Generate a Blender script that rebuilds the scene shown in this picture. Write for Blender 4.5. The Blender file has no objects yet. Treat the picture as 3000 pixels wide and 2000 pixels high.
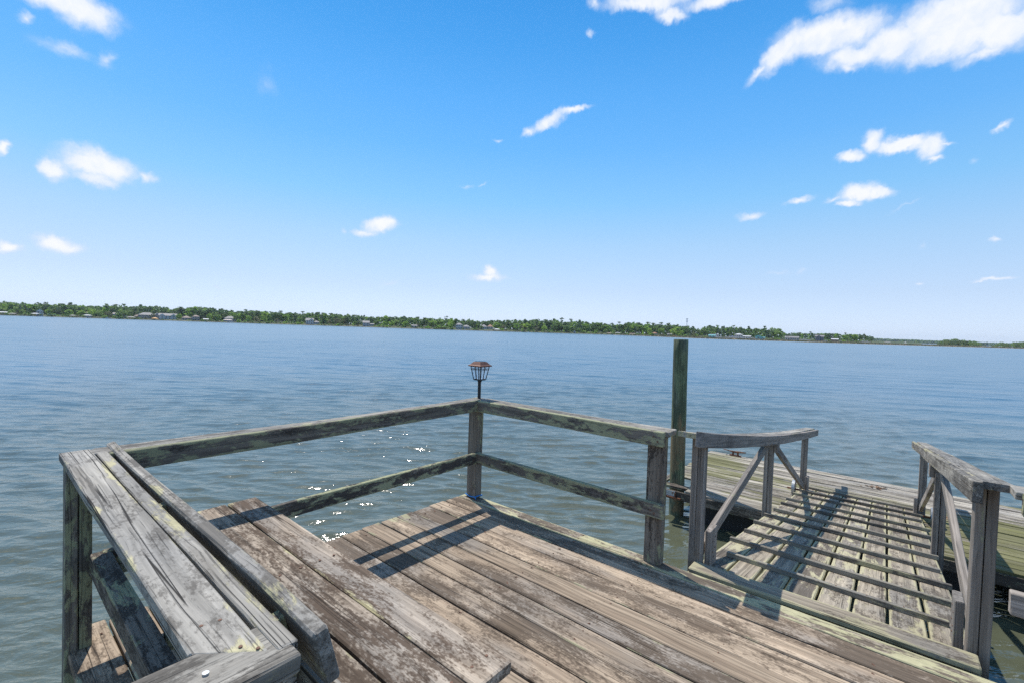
import bpy, bmesh, math, random
import numpy as np
from mathutils import Vector, Matrix
C = bpy.context.scene.collection
SC = bpy.context.scene
R = math.radians
random.seed(7)
RNG = np.random.default_rng(11)

# ------------------------------------------------------------------ camera
# World frame: X runs along the deck planks, Y towards the floating dock, Z up; z = 0 is the deck top.
CAM = Vector((3.12725, -3.08825, 1.6))
CR = Vector((0.76734, 0.64043, 0.03227)); CU = Vector((-0.04158, -0.00052, 0.99913)); CF = Vector((-0.63989, 0.76802, -0.02623))
cd = bpy.data.cameras.new('camera'); cam = bpy.data.objects.new('camera', cd); C.objects.link(cam)
cd.lens = 16.0; cd.sensor_width = 36.0; cd.clip_start = 0.05; cd.clip_end = 20000
m = Matrix.Identity(4)
for i in range(3):
    m[i][0] = CR[i]; m[i][1] = CU[i]; m[i][2] = -CF[i]; m[i][3] = CAM[i]
cam.matrix_world = m
SC.camera = cam
FH = Vector((-0.64011, 0.76828, 0)); RH = Vector((0.76828, 0.64011, 0))   # horizontal forward / right of the view

SUN = Vector((-0.535, 0.198, 1.0)).normalized()     # towards the sun, from the rail shadows
SKY_STRENGTH = 0.10
SUN_STRENGTH = 5.0
EXPOSURE = 0.04

SC.view_settings.view_transform = 'Standard'; SC.view_settings.look = 'None'
SC.view_settings.exposure = EXPOSURE; SC.view_settings.gamma = 1.0
SC.view_settings.use_curve_mapping = False
SC.cycles.use_denoising = False
SC.cycles.max_bounces = 8
SC.cycles.volume_bounces = 0
SC.cycles.sample_clamp_indirect = 6

sl = bpy.data.lights.new('sun', 'SUN'); sl.energy = SUN_STRENGTH; sl.angle = R(0.53); sl.color = (1.0, 0.935, 0.85)
so = bpy.data.objects.new('sun', sl); C.objects.link(so)
so.rotation_euler = (-SUN).to_track_quat('-Z', 'Y').to_euler(); so.location = (-20, 8, 40)

# ------------------------------------------------------------------ node helpers
class NT:
    def __init__(s, tree):
        s.t = tree; s.n = tree.nodes; s.l = tree.links
    def node(s, typ, **kw):
        n = s.n.new(typ)
        for k, v in kw.items(): setattr(n, k, v)
        return n
    def put(s, sock, v):
        if isinstance(v, bpy.types.NodeSocket): s.l.new(v, sock)
        elif v is not None: sock.default_value = v
    def math(s, op, a, b=None, c=None, clamp=False):
        n = s.node('ShaderNodeMath', operation=op, use_clamp=clamp)
        for i, v in enumerate((a, b, c)):
            if v is not None: s.put(n.inputs[i], v)
        return n.outputs[0]
    def vmath(s, op, a, b=None, scale=None):
        n = s.node('ShaderNodeVectorMath', operation=op)
        s.put(n.inputs[0], a)
        if b is not None: s.put(n.inputs[1], b)
        if scale is not None: s.put(n.inputs['Scale'], scale)
        return n.outputs['Value'] if op in ('LENGTH', 'DOT_PRODUCT', 'DISTANCE') else n.outputs[0]
    def ramp(s, v, a, b, lo=0.0, hi=1.0, smooth=True):
        n = s.node('ShaderNodeMapRange'); n.interpolation_type = 'SMOOTHSTEP' if smooth else 'LINEAR'
        n.clamp = True if hasattr(n, 'clamp') else True
        s.put(n.inputs[0], v)
        for i, x in zip((1, 2, 3, 4), (a, b, lo, hi)): s.put(n.inputs[i], x)
        return n.outputs[0]
    def noise(s, vec, scale=1.0, detail=2.0, rough=0.5, dist=0.0, color=False):
        n = s.node('ShaderNodeTexNoise')
        s.put(n.inputs['Vector'], vec)
        n.inputs['Scale'].default_value = scale; n.inputs['Detail'].default_value = detail
        n.inputs['Roughness'].default_value = rough; n.inputs['Distortion'].default_value = dist
        return n.outputs['Color'] if color else n.outputs[0]
    def mix(s, f, a, b, mode='MIX'):
        n = s.node('ShaderNodeMix', data_type='RGBA', blend_type=mode)
        s.put(n.inputs[0], f)
        for i, v in ((6, a), (7, b)):
            if isinstance(v, tuple) and len(v) == 3: v = (*v, 1)
            s.put(n.inputs[i], v)
        return n.outputs[2]
    def scale3(s, vec, xyz):
        return s.vmath('MULTIPLY', vec, xyz)

# ------------------------------------------------------------------ sky: Nishita plus clouds by direction
W = bpy.data.worlds.new('World'); SC.world = W; W.use_nodes = True
t = NT(W.node_tree); t.n.clear()
sky = t.node('ShaderNodeTexSky', sky_type='NISHITA'); sky.sun_disc = False
sky.sun_elevation = math.asin(SUN.z); sky.sun_rotation = math.atan2(SUN.x, SUN.y)
sky.air_density = 1.0; sky.dust_density = 0.3; sky.ozone_density = 1.0; sky.altitude = 0
tc = t.node('ShaderNodeTexCoord')
dirv = tc.outputs['Generated']
sep = t.node('ShaderNodeSeparateXYZ'); t.put(sep.inputs[0], dirv)
el = t.math('ARCSINE', sep.outputs[2])
# photograph's white balance and haze, by elevation only: a tint on the Nishita sky and the clear-air colour it is blended with
def elev_ramp(stops, k=1.0):
    n = t.node('ShaderNodeValToRGB'); t.put(n.inputs[0], t.math('DIVIDE', el, R(60)))
    cr = n.color_ramp
    while len(cr.elements) < len(stops): cr.elements.new(0.5)
    for e, (d, c) in zip(cr.elements, stops): e.position = d / 60.0
    for e, (d, c) in zip(cr.elements, stops): e.color = (c[0] * k, c[1] * k, c[2] * k, 1)
    return n.outputs[0]
tint = elev_ramp([(0, (.90, 1.10, 1.85)), (1.5, (.92, 1.10, 1.75)), (4.9, (.97, 1.03, 1.30)), (10.4, (1.10, 1.23, 1.32)), (15.3, (.87, 1.32, 1.47)), (21.1, (.65, 1.30, 1.63)), (26.5, (.51, 1.26, 1.68)), (31.4, (.376, 1.18, 1.65)), (36, (.28, 1.07, 1.58)), (48, (.19, .85, 1.3)), (60, (.16, .72, 1.1))])
clear = elev_ramp([(0, (.74, .86, 1.03)), (1.5, (.71, .84, 1.02)), (4.9, (.58, .755, 1.0)), (10.4, (.413, .672, .99)), (15.3, (.262, .597, 1.0)), (21.1, (.162, .497, 1.0)), (26.5, (.115, .434, .955)), (31.4, (.077, .37, .88)), (36, (.056, .325, .82)), (48, (.034, .235, .62)), (60, (.022, .17, .48))], 1 / SKY_STRENGTH)
skc = t.mix(0.75, t.mix(1.0, sky.outputs[0], tint, 'MULTIPLY'), clear)
bg = t.node('ShaderNodeBackground'); t.put(bg.inputs[0], skc); bg.inputs[1].default_value = SKY_STRENGTH
sx = t.vmath('DOT_PRODUCT', dirv, tuple(RH)); sy = t.vmath('DOT_PRODUCT', dirv, tuple(FH))
az = t.math('ARCTAN2', sx, sy)
comb = t.node('ShaderNodeCombineXYZ'); t.put(comb.inputs[0], az); t.put(comb.inputs[1], el)
P0 = comb.outputs[0]
w1 = t.vmath('SUBTRACT', t.noise(P0, 26, 4, 0.6, color=True), (0.5, 0.5, 0.5))
w2 = t.vmath('SUBTRACT', t.noise(P0, 90, 3, 0.6, color=True), (0.5, 0.5, 0.5))
PW = t.vmath('ADD', t.vmath('ADD', P0, t.vmath('SCALE', w1, scale=0.030)), t.vmath('SCALE', w2, scale=0.007))

def azel(x, y):
    d = (CF + CR * ((x - 1500) / 1333.3) - CU * ((y - 1000) / 1333.3)).normalized()
    return math.atan2(d.dot(RH), d.dot(FH)), math.asin(d.z)
# each cloud lobe: bearing picked off the photograph, half sizes, tilt, density
LOBES = [
 (170,-8,185,52,0,1),(255,42,90,52,-8,.95),(70,52,26,22,0,.5),(185,142,82,22,-6,.42),(310,175,20,28,25,.33),
 (10,432,24,24,0,.9),(160,498,48,36,10,1),(290,485,118,44,4,1),(285,525,70,22,0,.8),(430,523,34,16,-20,.55),
 (168,715,76,25,2,1),(20,730,38,20,0,.95),(255,862,44,9,0,.3),(640,842,15,9,0,.32),(780,235,26,34,20,.16),
 (1890,8,130,30,4,.9),(1965,42,50,22,10,.85),(2100,-2,100,24,-4,.9),(1742,8,24,20,0,.45),(1727,92,18,11,0,.4),
 (1605,360,62,20,-27,.8),(1675,328,50,11,-12,.75),(1548,390,24,13,-30,.6),(1460,413,12,6,0,.35),
 (1367,545,20,5,-8,.3),(1416,541,16,4,-14,.3),(1112,660,48,22,-12,.9),(1068,680,40,14,-4,.7),(1134,654,28,22,0,.9),(1005,678,8,10,0,.3),
 (1430,810,52,15,-4,.85),(1440,794,22,16,20,.9),(1135,832,28,8,-12,.28),
 (2430,105,165,58,2,1.1),(2285,155,72,40,-38,1),(2225,210,45,16,-38,.6),(2500,165,110,36,4,.8),(2480,195,36,14,24,.55),
 (2800,55,195,84,0,1.15),(2955,85,130,56,0,1.1),(2690,128,130,30,0,.6),(2430,12,60,22,10,.4),(2900,150,120,28,-4,.55),
 (2557,418,34,30,30,1),(2640,425,84,24,4,1.1),(2725,432,48,36,20,1.1),(2768,425,36,6,6,.6),(2745,465,30,8,10,.7),
 (2493,460,42,18,2,1),(2522,566,64,27,2,1.1),(2490,598,42,12,0,1),(2580,568,44,16,8,1),(2445,585,38,9,-5,.55),
 (2338,590,42,9,-12,.65),(2198,636,36,14,-6,.65),(2930,367,30,10,-20,.6),(2853,470,15,10,0,.28),(2650,605,42,4,-25,.28),
 (2913,704,14,7,10,.5),(2700,720,14,10,0,.25),(2910,814,66,6,-2,.7),(2700,826,12,5,0,.5),(2275,803,34,7,-12,.28),(2350,796,20,7,-10,.26),
 (2620,125,120,58,0,.9),(2820,110,230,58,0,1),(2330,150,90,34,-10,.8),
 (-260,300,150,50,0,1),(-420,560,110,30,0,1),(3350,330,130,40,0,1),(3560,560,120,30,0,1),(700,-330,220,60,0,1),(2300,-420,260,80,0,1)]
dens = None
for (cx, cy, rx, ry, rot, s) in LOBES:
    a0, e0 = azel(cx, cy)
    ru = (azel(cx + rx, cy)[0] - azel(cx - rx, cy)[0]) / 2 * math.cos(e0) ** 0
    rv = (azel(cx, cy - ry)[1] - azel(cx, cy + ry)[1]) / 2
    mp = t.node('ShaderNodeMapping', vector_type='TEXTURE')
    t.put(mp.inputs[0], PW)
    mp.inputs['Location'].default_value = (a0, e0, 0)
    mp.inputs['Rotation'].default_value = (0, 0, R(-rot - 1.85))
    mp.inputs['Scale'].default_value = (ru * 1.32, rv * 1.32, 1)
    ln = t.vmath('LENGTH', mp.outputs[0])
    d = t.math('MULTIPLY', t.math('SUBTRACT', 1.0, ln), s * 1.0)
    dens = d if dens is None else t.math('SMOOTH_MAX', dens, d, 0.12)
fn = t.noise(PW, 42, 8, 0.62)
dens2 = t.math('ADD', dens, t.math('MULTIPLY', t.math('SUBTRACT', fn, 0.5), 0.54))
mask = t.math('MULTIPLY', t.ramp(dens2, -0.10, 0.62), t.ramp(dens, -0.18, 0.26))
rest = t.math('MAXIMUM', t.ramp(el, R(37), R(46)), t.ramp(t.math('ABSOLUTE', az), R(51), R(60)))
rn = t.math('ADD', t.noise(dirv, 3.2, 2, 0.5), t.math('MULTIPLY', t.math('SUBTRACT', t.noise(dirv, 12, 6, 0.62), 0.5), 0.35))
fill_clouds = t.math('MULTIPLY', t.math('MULTIPLY', t.ramp(rn, 0.50, 0.64), rest), t.ramp(el, R(3), R(12)))  # added clouds outside the view, thickened to lift and whiten the fill light
mask = t.math('MAXIMUM', mask, fill_clouds)
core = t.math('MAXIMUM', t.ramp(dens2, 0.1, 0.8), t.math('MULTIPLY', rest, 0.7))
shade = t.noise(PW, 30, 5, 0.55)
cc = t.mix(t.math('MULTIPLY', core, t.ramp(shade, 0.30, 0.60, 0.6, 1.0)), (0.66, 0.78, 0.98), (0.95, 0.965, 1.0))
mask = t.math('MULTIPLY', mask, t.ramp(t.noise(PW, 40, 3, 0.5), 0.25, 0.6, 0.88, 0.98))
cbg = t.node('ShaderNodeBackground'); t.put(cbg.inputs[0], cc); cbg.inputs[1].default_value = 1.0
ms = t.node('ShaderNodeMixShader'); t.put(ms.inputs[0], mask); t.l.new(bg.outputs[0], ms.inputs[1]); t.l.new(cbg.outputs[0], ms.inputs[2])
wo = t.node('ShaderNodeOutputWorld'); t.l.new(ms.outputs[0], wo.inputs[0])

# ------------------------------------------------------------------ materials
def new_mat(name):
    mt = bpy.data.materials.new(name); mt.use_nodes = True
    n = NT(mt.node_tree); n.n.clear()
    out = n.node('ShaderNodeOutputMaterial'); b = n.node('ShaderNodeBsdfPrincipled')
    n.l.new(b.outputs[0], out.inputs[0])
    return mt, n, b

def plain(name, col, rough=0.6, metal=0.0, var=0.12, scale=9.0, obj=True):
    mt, n, b = new_mat(name)
    tcn = n.node('ShaderNodeTexCoord')
    v = n.noise(tcn.outputs['Object'], scale, 5, 0.6)
    k = n.ramp(v, 0.25, 0.75, 1 - var, 1 + var, False)
    cm = n.node('ShaderNodeVectorMath', operation='SCALE'); cm.inputs[0].default_value = col; n.put(cm.inputs['Scale'], k)
    n.put(b.inputs['Base Color'], cm.outputs[0])
    b.inputs['Roughness'].default_value = rough; b.inputs['Metallic'].default_value = metal
    return mt

def wood(name, light, mid, dark, blotch=(0.47, 0.55), bscale=(2.6, 6.5, 6.5), bamt=0.85, grain=0.55, cracks=0.8,
         lichen=(0.40, 0.39, 0.21), lich=0.60, ledge=0.14, lamt=0.85, lscale=5.0, moss=None, mossamt=0.0, spread=0.16, bump=0.5):
    mt, n, b = new_mat(name)
    tcn = n.node('ShaderNodeTexCoord'); oi = n.node('ShaderNodeObjectInfo')
    rnd = oi.outputs['Random']
    off = n.node('ShaderNodeCombineXYZ')
    for i, k in enumerate((53.0, 17.3, 29.1)): n.put(off.inputs[i], n.math('MULTIPLY', rnd, k))
    P = n.vmath('ADD', tcn.outputs['Object'], off.outputs[0])
    wv = n.vmath('SUBTRACT', n.noise(n.scale3(P, (1.3, 5, 5)), 1.0, 2, 0.5, color=True), (0.5, 0.5, 0.5))
    PG = n.vmath('ADD', P, n.scale3(wv, (0.0, 0.05, 0.05)))
    # knots: grain swirls round sparse cells
    g1 = n.noise(n.scale3(PG, (2.2, 85, 85)), 1.0, 6, 0.68)
    g2 = n.noise(n.scale3(PG, (0.7, 22, 22)), 1.0, 3, 0.55)
    PC = n.vmath('ADD', P, n.scale3(wv, (0.0, 0.014, 0.014)))
    ck = n.noise(n.scale3(PC, (0.30, 24, 24)), 1.0, 2, 0.55)
    ckm = n.noise(n.scale3(P, (0.9, 9, 9)), 1.0, 2, 0.5)
    crack = n.math('MULTIPLY', n.ramp(n.math('ABSOLUTE', n.math('SUBTRACT', ck, 0.5)), 0.003, 0.014, 1, 0), n.ramp(ckm, 0.48, 0.58))
    fck = n.noise(n.scale3(PG, (0.8, 130, 130)), 1.0, 3, 0.6)
    fine = n.ramp(fck, 0.57, 0.68)
    bl = n.noise(n.scale3(P, bscale), 1.0, 14, 0.78, 0.3)
    bl2 = n.noise(n.scale3(P, (0.9, 2.2, 2.2)), 1.0, 3, 0.5)
    sp = n.noise(n.scale3(P, (55, 90, 90)), 1.0, 3, 0.6)
    bsum = n.math('ADD', bl, n.math('MULTIPLY', n.math('SUBTRACT', bl2, 0.5), 0.40))
    bsum = n.math('ADD', bsum, n.math('MULTIPLY', n.math('SUBTRACT', g1, 0.5), 0.22))
    bsum = n.math('ADD', bsum, n.math('MULTIPLY', n.math('SUBTRACT', sp, 0.5), 0.30))
    bsum = n.math('ADD', bsum, n.math('MULTIPLY', n.math('SUBTRACT', n.math('FRACT', n.math('MULTIPLY', rnd, 7.31)), 0.5), 0.15))
    B = n.math('MULTIPLY', n.ramp(bsum, blotch[0], blotch[1]), bamt)
    col = n.mix(n.ramp(g2, 0.36, 0.64), light, mid)
    col = n.mix(n.math('MULTIPLY', n.ramp(bl2, 0.46, 0.64), 0.55), col, tuple(sum(mid) / 3 * k for k in (1.05, 1.03, 0.98)))
    gk = n.ramp(g1, 0.30, 0.70, 1 - grain * 0.55, 1 + grain * 0.28, False)
    sc = n.node('ShaderNodeVectorMath', operation='SCALE'); n.put(sc.inputs[0], n.mix(B, col, dark)); n.put(sc.inputs['Scale'], n.math('MULTIPLY', gk, n.ramp(n.noise(n.scale3(PG, (0.45, 48, 48)), 1.0, 4, 0.6), 0.36, 0.62, 0.72, 1.06, False)))
    col = sc.outputs[0]
    # lichen gathers along the board edges and ends
    ae = n.node('ShaderNodeAttribute', attribute_name='edge_y'); ax = n.node('ShaderNodeAttribute', attribute_name='end_x'); hw = n.node('ShaderNodeAttribute', attribute_name='half')
    dy = n.math('SUBTRACT', n.node_out if False else hw.outputs['Fac'], n.math('ABSOLUTE', ae.outputs['Fac']))
    e1 = n.ramp(dy, 0.0, 0.030, 1, 0); e2 = n.ramp(ax.outputs['Fac'], 0.0, 0.14, 1, 0)
    edge = n.math('MAXIMUM', e1, e2)
    ln_ = n.noise(n.scale3(P, (lscale * .55, lscale * 1.5, lscale * 1.5)), 1.0, 12, 0.72, 0.3)
    lb = n.noise(n.scale3(P, (0.8, 1.7, 1.7)), 1.0, 2, 0.5)
    ls = n.math('ADD', n.math('ADD', ln_, n.math('MULTIPLY', edge, ledge)), n.math('MULTIPLY', n.math('SUBTRACT', lb, 0.5), 0.35))
    L = n.math('MULTIPLY', n.ramp(ls, lich, lich + 0.07), lamt)
    lcol = n.mix(n.noise(P, 22, 4, 0.6), tuple(x * 0.72 for x in lichen), tuple(min(1, x * 1.25) for x in lichen))
    col = n.mix(L, col, lcol)
    if moss is not None:
        geo = n.node('ShaderNodeNewGeometry')
        mn = n.noise(n.scale3(geo.outputs['Position'], (0.30, 0.55, 0.5)), 1.0, 3, 0.5)
        mn2 = n.noise(n.scale3(P, (1.3, 9, 9)), 1.0, 9, 0.7)
        M = n.math('MULTIPLY', n.ramp(n.math('ADD', n.math('MULTIPLY', mn, 1.0), n.math('MULTIPLY', mn2, 0.7)), 0.80, 0.93), mossamt)
        col = n.mix(M, col, n.mix(g2, tuple(x * .6 for x in moss), moss))
    cr = n.math('MAXIMUM', n.math('MULTIPLY', crack, cracks), n.math('MULTIPLY', fine, 0.2 + cracks * 0.35))
    col = n.mix(cr, col, tuple(x * 0.28 for x in dark))
    vv = n.ramp(rnd, 0, 1, 1 - spread, 1 + spread, False)
    sc2 = n.node('ShaderNodeVectorMath', operation='SCALE'); n.put(sc2.inputs[0], col); n.put(sc2.inputs['Scale'], vv)
    n.put(b.inputs['Base Color'], sc2.outputs[0])
    b.inputs['Roughness'].default_value = 0.88
    b.inputs['Specular IOR Level'].default_value = 0.22
    h = n.math('ADD', n.math('MULTIPLY', g1, 0.5), n.math('MULTIPLY', L, 0.25))
    h = n.math('SUBTRACT', h, n.math('MULTIPLY', cr, 1.1))
    bp = n.node('ShaderNodeBump'); bp.inputs['Strength'].default_value = bump; bp.inputs['Distance'].default_value = 0.004
    n.put(bp.inputs['Height'], h); n.l.new(bp.outputs[0], b.inputs['Normal'])
    return mt

YL = (0.46, 0.42, 0.25); GL = (0.32, 0.33, 0.20)
M_DECK = wood('weathered_deck_wood', (0.48, 0.38, 0.275), (0.345, 0.265, 0.19), (0.118, 0.087, 0.061), blotch=(0.465, 0.585), bamt=0.85, grain=0.7, cracks=0.9, lich=0.68, ledge=0.13, lichen=(0.40, 0.38, 0.24))
M_EDGE = wood('lichen_edge_wood', (0.42, 0.37, 0.29), (0.31, 0.26, 0.20), (0.10, 0.078, 0.058), blotch=(0.47, 0.57), bamt=0.85, grain=0.7, cracks=0.9, lich=0.50, ledge=0.10, lichen=(0.43, 0.41, 0.25))
M_SEAT = wood('brown_seat_wood', (0.49, 0.41, 0.32), (0.30, 0.24, 0.18), (0.085, 0.057, 0.038), blotch=(0.41, 0.53), bscale=(1.9, 6, 6), bamt=0.9, cracks=0.9, lich=0.70, ledge=0.16, lichen=YL)
M_CAP = wood('silver_cap_wood', (0.41, 0.385, 0.335), (0.27, 0.25, 0.215), (0.10, 0.09, 0.077), blotch=(0.50, 0.62), bscale=(5, 11, 11), bamt=0.75, cracks=1.0, lich=0.655, ledge=0.13, lichen=YL, bump=0.8)
M_SLAT = wood('grey_slat_wood', (0.40, 0.375, 0.325), (0.26, 0.24, 0.21), (0.10, 0.09, 0.077), blotch=(0.50, 0.62), bscale=(5, 11, 11), bamt=0.75, cracks=0.9, lich=0.72, ledge=0.12, lichen=YL, bump=0.8)
M_FACE = wood('dark_rail_wood', (0.24, 0.215, 0.18), (0.15, 0.133, 0.11), (0.05, 0.044, 0.038), blotch=(0.46, 0.56), bscale=(6, 12, 12), bamt=0.75, cracks=0.6, lich=0.515, ledge=0.08, lamt=0.85, lichen=GL, lscale=12)
M_POST = wood('grey_post_wood', (0.27, 0.23, 0.185), (0.19, 0.158, 0.125), (0.05, 0.041, 0.034), blotch=(0.47, 0.55), bscale=(3.5, 12, 12), bamt=0.85, cracks=0.7, lich=0.60, ledge=0.06, lichen=GL, lscale=9)
M_GBOARD = wood('gangway_board_wood', (0.42, 0.365, 0.28), (0.29, 0.25, 0.195), (0.10, 0.083, 0.065), blotch=(0.47, 0.54), bamt=0.8, cracks=0.8, lich=0.555, ledge=0.20, lichen=(0.42, 0.39, 0.25))
M_GPOST = wood('gangway_rail_wood', (0.36, 0.32, 0.28), (0.25, 0.22, 0.19), (0.10, 0.088, 0.078), blotch=(0.56, 0.66), bamt=0.6, cracks=0.5, lich=0.66, ledge=0.05, lichen=(0.40, 0.40, 0.25))
M_CLEAT = wood('cleat_wood', (0.32, 0.30, 0.25), (0.22, 0.205, 0.17), (0.09, 0.08, 0.07), blotch=(0.48, 0.58), bamt=0.75, cracks=0.6, lich=0.66, ledge=0.10, lichen=(0.36, 0.34, 0.22))
M_DOCK = wood('mossy_dock_wood', (0.52, 0.475, 0.40), (0.33, 0.295, 0.24), (0.11, 0.092, 0.07), blotch=(0.49, 0.60), bscale=(1.2, 12, 12), bamt=0.8, cracks=0.5, lich=0.70, ledge=0.08, lichen=YL, moss=(0.17, 0.17, 0.055), mossamt=0.8, spread=0.24)
M_PILE = wood('green_treated_pile', (0.21, 0.255, 0.145), (0.15, 0.19, 0.11), (0.065, 0.078, 0.052), blotch=(0.50, 0.60), bscale=(2, 9, 9), bamt=0.7, cracks=0.9, lich=0.52, ledge=0.0, lichen=(0.21, 0.15, 0.085), lscale=1.3)
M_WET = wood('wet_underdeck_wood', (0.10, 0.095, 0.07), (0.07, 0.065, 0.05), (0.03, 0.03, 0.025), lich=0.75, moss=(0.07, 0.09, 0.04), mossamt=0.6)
M_NAIL = plain('rusty_nail', (0.16, 0.085, 0.055), 0.8, 0.1)
M_GALV = plain('galvanised_steel', (0.42, 0.45, 0.47), 0.45, 0.7, 0.2)
M_RUST = plain('rusted_steel', (0.16, 0.065, 0.03), 0.85, 0.2, 0.4, 30)
M_BLACK = plain('black_metal', (0.022, 0.023, 0.025), 0.45, 0.3)
M_COPPER = plain('copper_metal', (0.14, 0.066, 0.046), 0.65, 0.3, 0.3, 40)
M_ROPE = plain('blue_rope_fibre', (0.02, 0.19, 0.50), 0.7)
M_FLOAT = plain('black_float_plastic', (0.018, 0.018, 0.018), 0.6)
M_WHITEP = plain('white_plastic', (0.62, 0.62, 0.60), 0.5)
M_LEAF = plain('dry_leaf', (0.22, 0.12, 0.06), 0.8, 0, 0.5, 60)
def glassy():
    mt, n, b = new_mat('lamp_glass')
    b.inputs['Base Color'].default_value = (0.85, 0.9, 0.95, 1); b.inputs['Roughness'].default_value = 0.12
    b.inputs['Transmission Weight'].default_value = 0.92; b.inputs['IOR'].default_value = 1.1
    return mt
M_GLASS = glassy()

# ------------------------------------------------------------------ object helpers
def tag(o, label=None, cat=None, group=None, kind=None):
    for k, v in (('label', label), ('category', cat), ('group', group), ('kind', kind)):
        if v: o[k] = v
    return o
def thing(name, loc, label, cat, group=None, kind=None):
    o = bpy.data.objects.new(name, None); C.objects.link(o); o.location = loc; o.empty_display_size = 0.1
    return tag(o, label, cat, group, kind)
def wloc(o):
    l = Vector((0, 0, 0))
    while o is not None:
        l += o.matrix_basis.to_translation(); o = o.parent
    return l
def link(name, me, parent=None, mw=None, label=None, kind=None):
    o = bpy.data.objects.new(name, me); C.objects.link(o)
    if mw is None: mw = Matrix.Identity(4)
    if parent is not None:
        o.parent = parent
        pm = parent.matrix_basis.copy(); pp = parent.parent
        while pp is not None: pm = pp.matrix_basis @ pm; pp = pp.parent
        mw = pm.inverted() @ mw
    o.matrix_basis = mw
    if label: o['label'] = label
    if kind: o['kind'] = kind
    return o
def mesh_from(verts, faces, mats, idx=None, smooth=False):
    me = bpy.data.meshes.new('m'); me.from_pydata(verts, [], faces)
    for mm in (mats if isinstance(mats, (list, tuple)) else [mats]): me.materials.append(mm)
    if idx is not None: me.polygons.foreach_set('material_index', idx)
    if smooth: me.polygons.foreach_set('use_smooth', [True] * len(me.polygons))
    me.update(); return me

def board_mesh(L, w, th, mat, bend=None, bend_y=None, seg=None, wob=0.0016, ch=0.004, miter=(0, 0), chip=0.003, rs=None):
    """Board along local X centred on the origin, width on Y, thickness on Z."""
    rs = rs or random
    seg = seg or max(4, min(26, int(L / 0.16)))
    hw, ht = w / 2, th / 2; c = min(ch, hw * .45, ht * .45)
    prof = [(-hw + c, ht), (hw - c, ht), (hw, ht - c), (hw, -ht + c), (hw - c, -ht), (-hw + c, -ht), (-hw, -ht + c), (-hw, ht - c)]
    verts, ey, ex = [], [], []
    ph = [rs.uniform(0, 6.28) for _ in range(6)]
    xs = [-L / 2 + L * i / seg for i in range(seg + 1)]
    xs = [xs[0], xs[0] + min(c * 1.3, L * .1)] + xs[1:-1] + [xs[-1] - min(c * 1.3, L * .1), xs[-1]]
    for i, x in enumerate(xs):
        s = (x + L / 2) / L
        oy = wob * (math.sin(s * L * 2.1 + ph[0]) + .5 * math.sin(s * L * 5.3 + ph[1])); oz = wob * (math.sin(s * L * 1.7 + ph[2]) + .5 * math.sin(s * L * 4.7 + ph[3]))
        if bend: oz += bend(s)
        if bend_y: oy += bend_y(s)
        endk = 0.5 if i in (0, len(xs) - 1) else 0
        for (y, z) in prof:
            f = 1 - endk * c / hw if endk else 1; g = 1 - endk * c / ht if endk else 1
            xx = x
            if i <= 1: xx += miter[0] * y
            if i >= len(xs) - 2: xx += miter[1] * y
            if endk: xx += rs.uniform(-chip, chip) * .6
            verts.append((xx, y * f + oy + rs.uniform(-1, 1) * wob * .35, z * g + oz + rs.uniform(-1, 1) * wob * .35))
            ey.append(y); ex.append(min(x + L / 2, L / 2 - x))
    faces = []; n = len(prof)
    for i in range(len(xs) - 1):
        for k in range(n):
            a = i * n + k; b2 = i * n + (k + 1) % n
            faces.append((a, a + n, b2 + n, b2))
    faces.append(tuple(range(n))); faces.append(tuple(reversed(range((len(xs) - 1) * n, len(xs) * n))))
    me = mesh_from(verts, faces, mat)
    for nm, arr in (('edge_y', ey), ('end_x', ex), ('half', [hw] * len(verts))):
        at = me.attributes.new(nm, 'FLOAT', 'POINT'); at.data.foreach_set('value', arr)
    return me
def frame_m(p0, p1, up=(0, 0, 1), roll=0.0):
    p0 = Vector(p0); p1 = Vector(p1); x = (p1 - p0).normalized(); z = Vector(up); z = (z - x * z.dot(x)).normalized(); y = z.cross(x)
    mm = Matrix.Identity(4); c = (p0 + p1) / 2
    for i in range(3): mm[i][0] = x[i]; mm[i][1] = y[i]; mm[i][2] = z[i]; mm[i][3] = c[i]
    return mm @ Matrix.Rotation(roll, 4, 'X') if roll else mm
def board(name, parent, mat, p0, p1, w, th, up=(0, 0, 1), roll=0.0, label=None, **kw):
    """Board whose centre line runs from p0 to p1."""
    L = (Vector(p1) - Vector(p0)).length
    return link(name, board_mesh(L, w, th, mat, **kw), parent, frame_m(p0, p1, up, roll), label)
def bm_obj(name, bm, mat, parent=None, mw=None, smooth=False, label=None, kind=None):
    me = bpy.data.meshes.new(name); bm.to_mesh(me); bm.free()
    for mm in (mat if isinstance(mat, (list, tuple)) else [mat]): me.materials.append(mm)
    if smooth: me.polygons.foreach_set('use_smooth', [True] * len(me.polygons))
    return link(name, me, parent, mw, label, kind)
def add_box(bm, c, s, rot=None, mi=0):
    r = bmesh.ops.create_cube(bm, size=1.0)
    for v in r['verts']:
        p = Vector((v.co.x * s[0], v.co.y * s[1], v.co.z * s[2]))
        if rot is not None: p = rot @ p
        v.co = p + Vector(c)
    for f in {f for v in r['verts'] for f in v.link_faces}: f.material_index = mi
def add_cyl(bm, p0, p1, r0, r1=None, seg=12, mi=0):
    p0 = Vector(p0); p1 = Vector(p1); r1 = r0 if r1 is None else r1
    d = p1 - p0; r = bmesh.ops.create_cone(bm, cap_ends=True, segments=seg, radius1=r0, radius2=r1, depth=d.length)
    q = d.to_track_quat('Z', 'Y')
    for v in r['verts']: v.co = q @ v.co + (p0 + p1) / 2
    for f in {f for v in r['verts'] for f in v.link_faces}: f.material_index = mi
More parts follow.
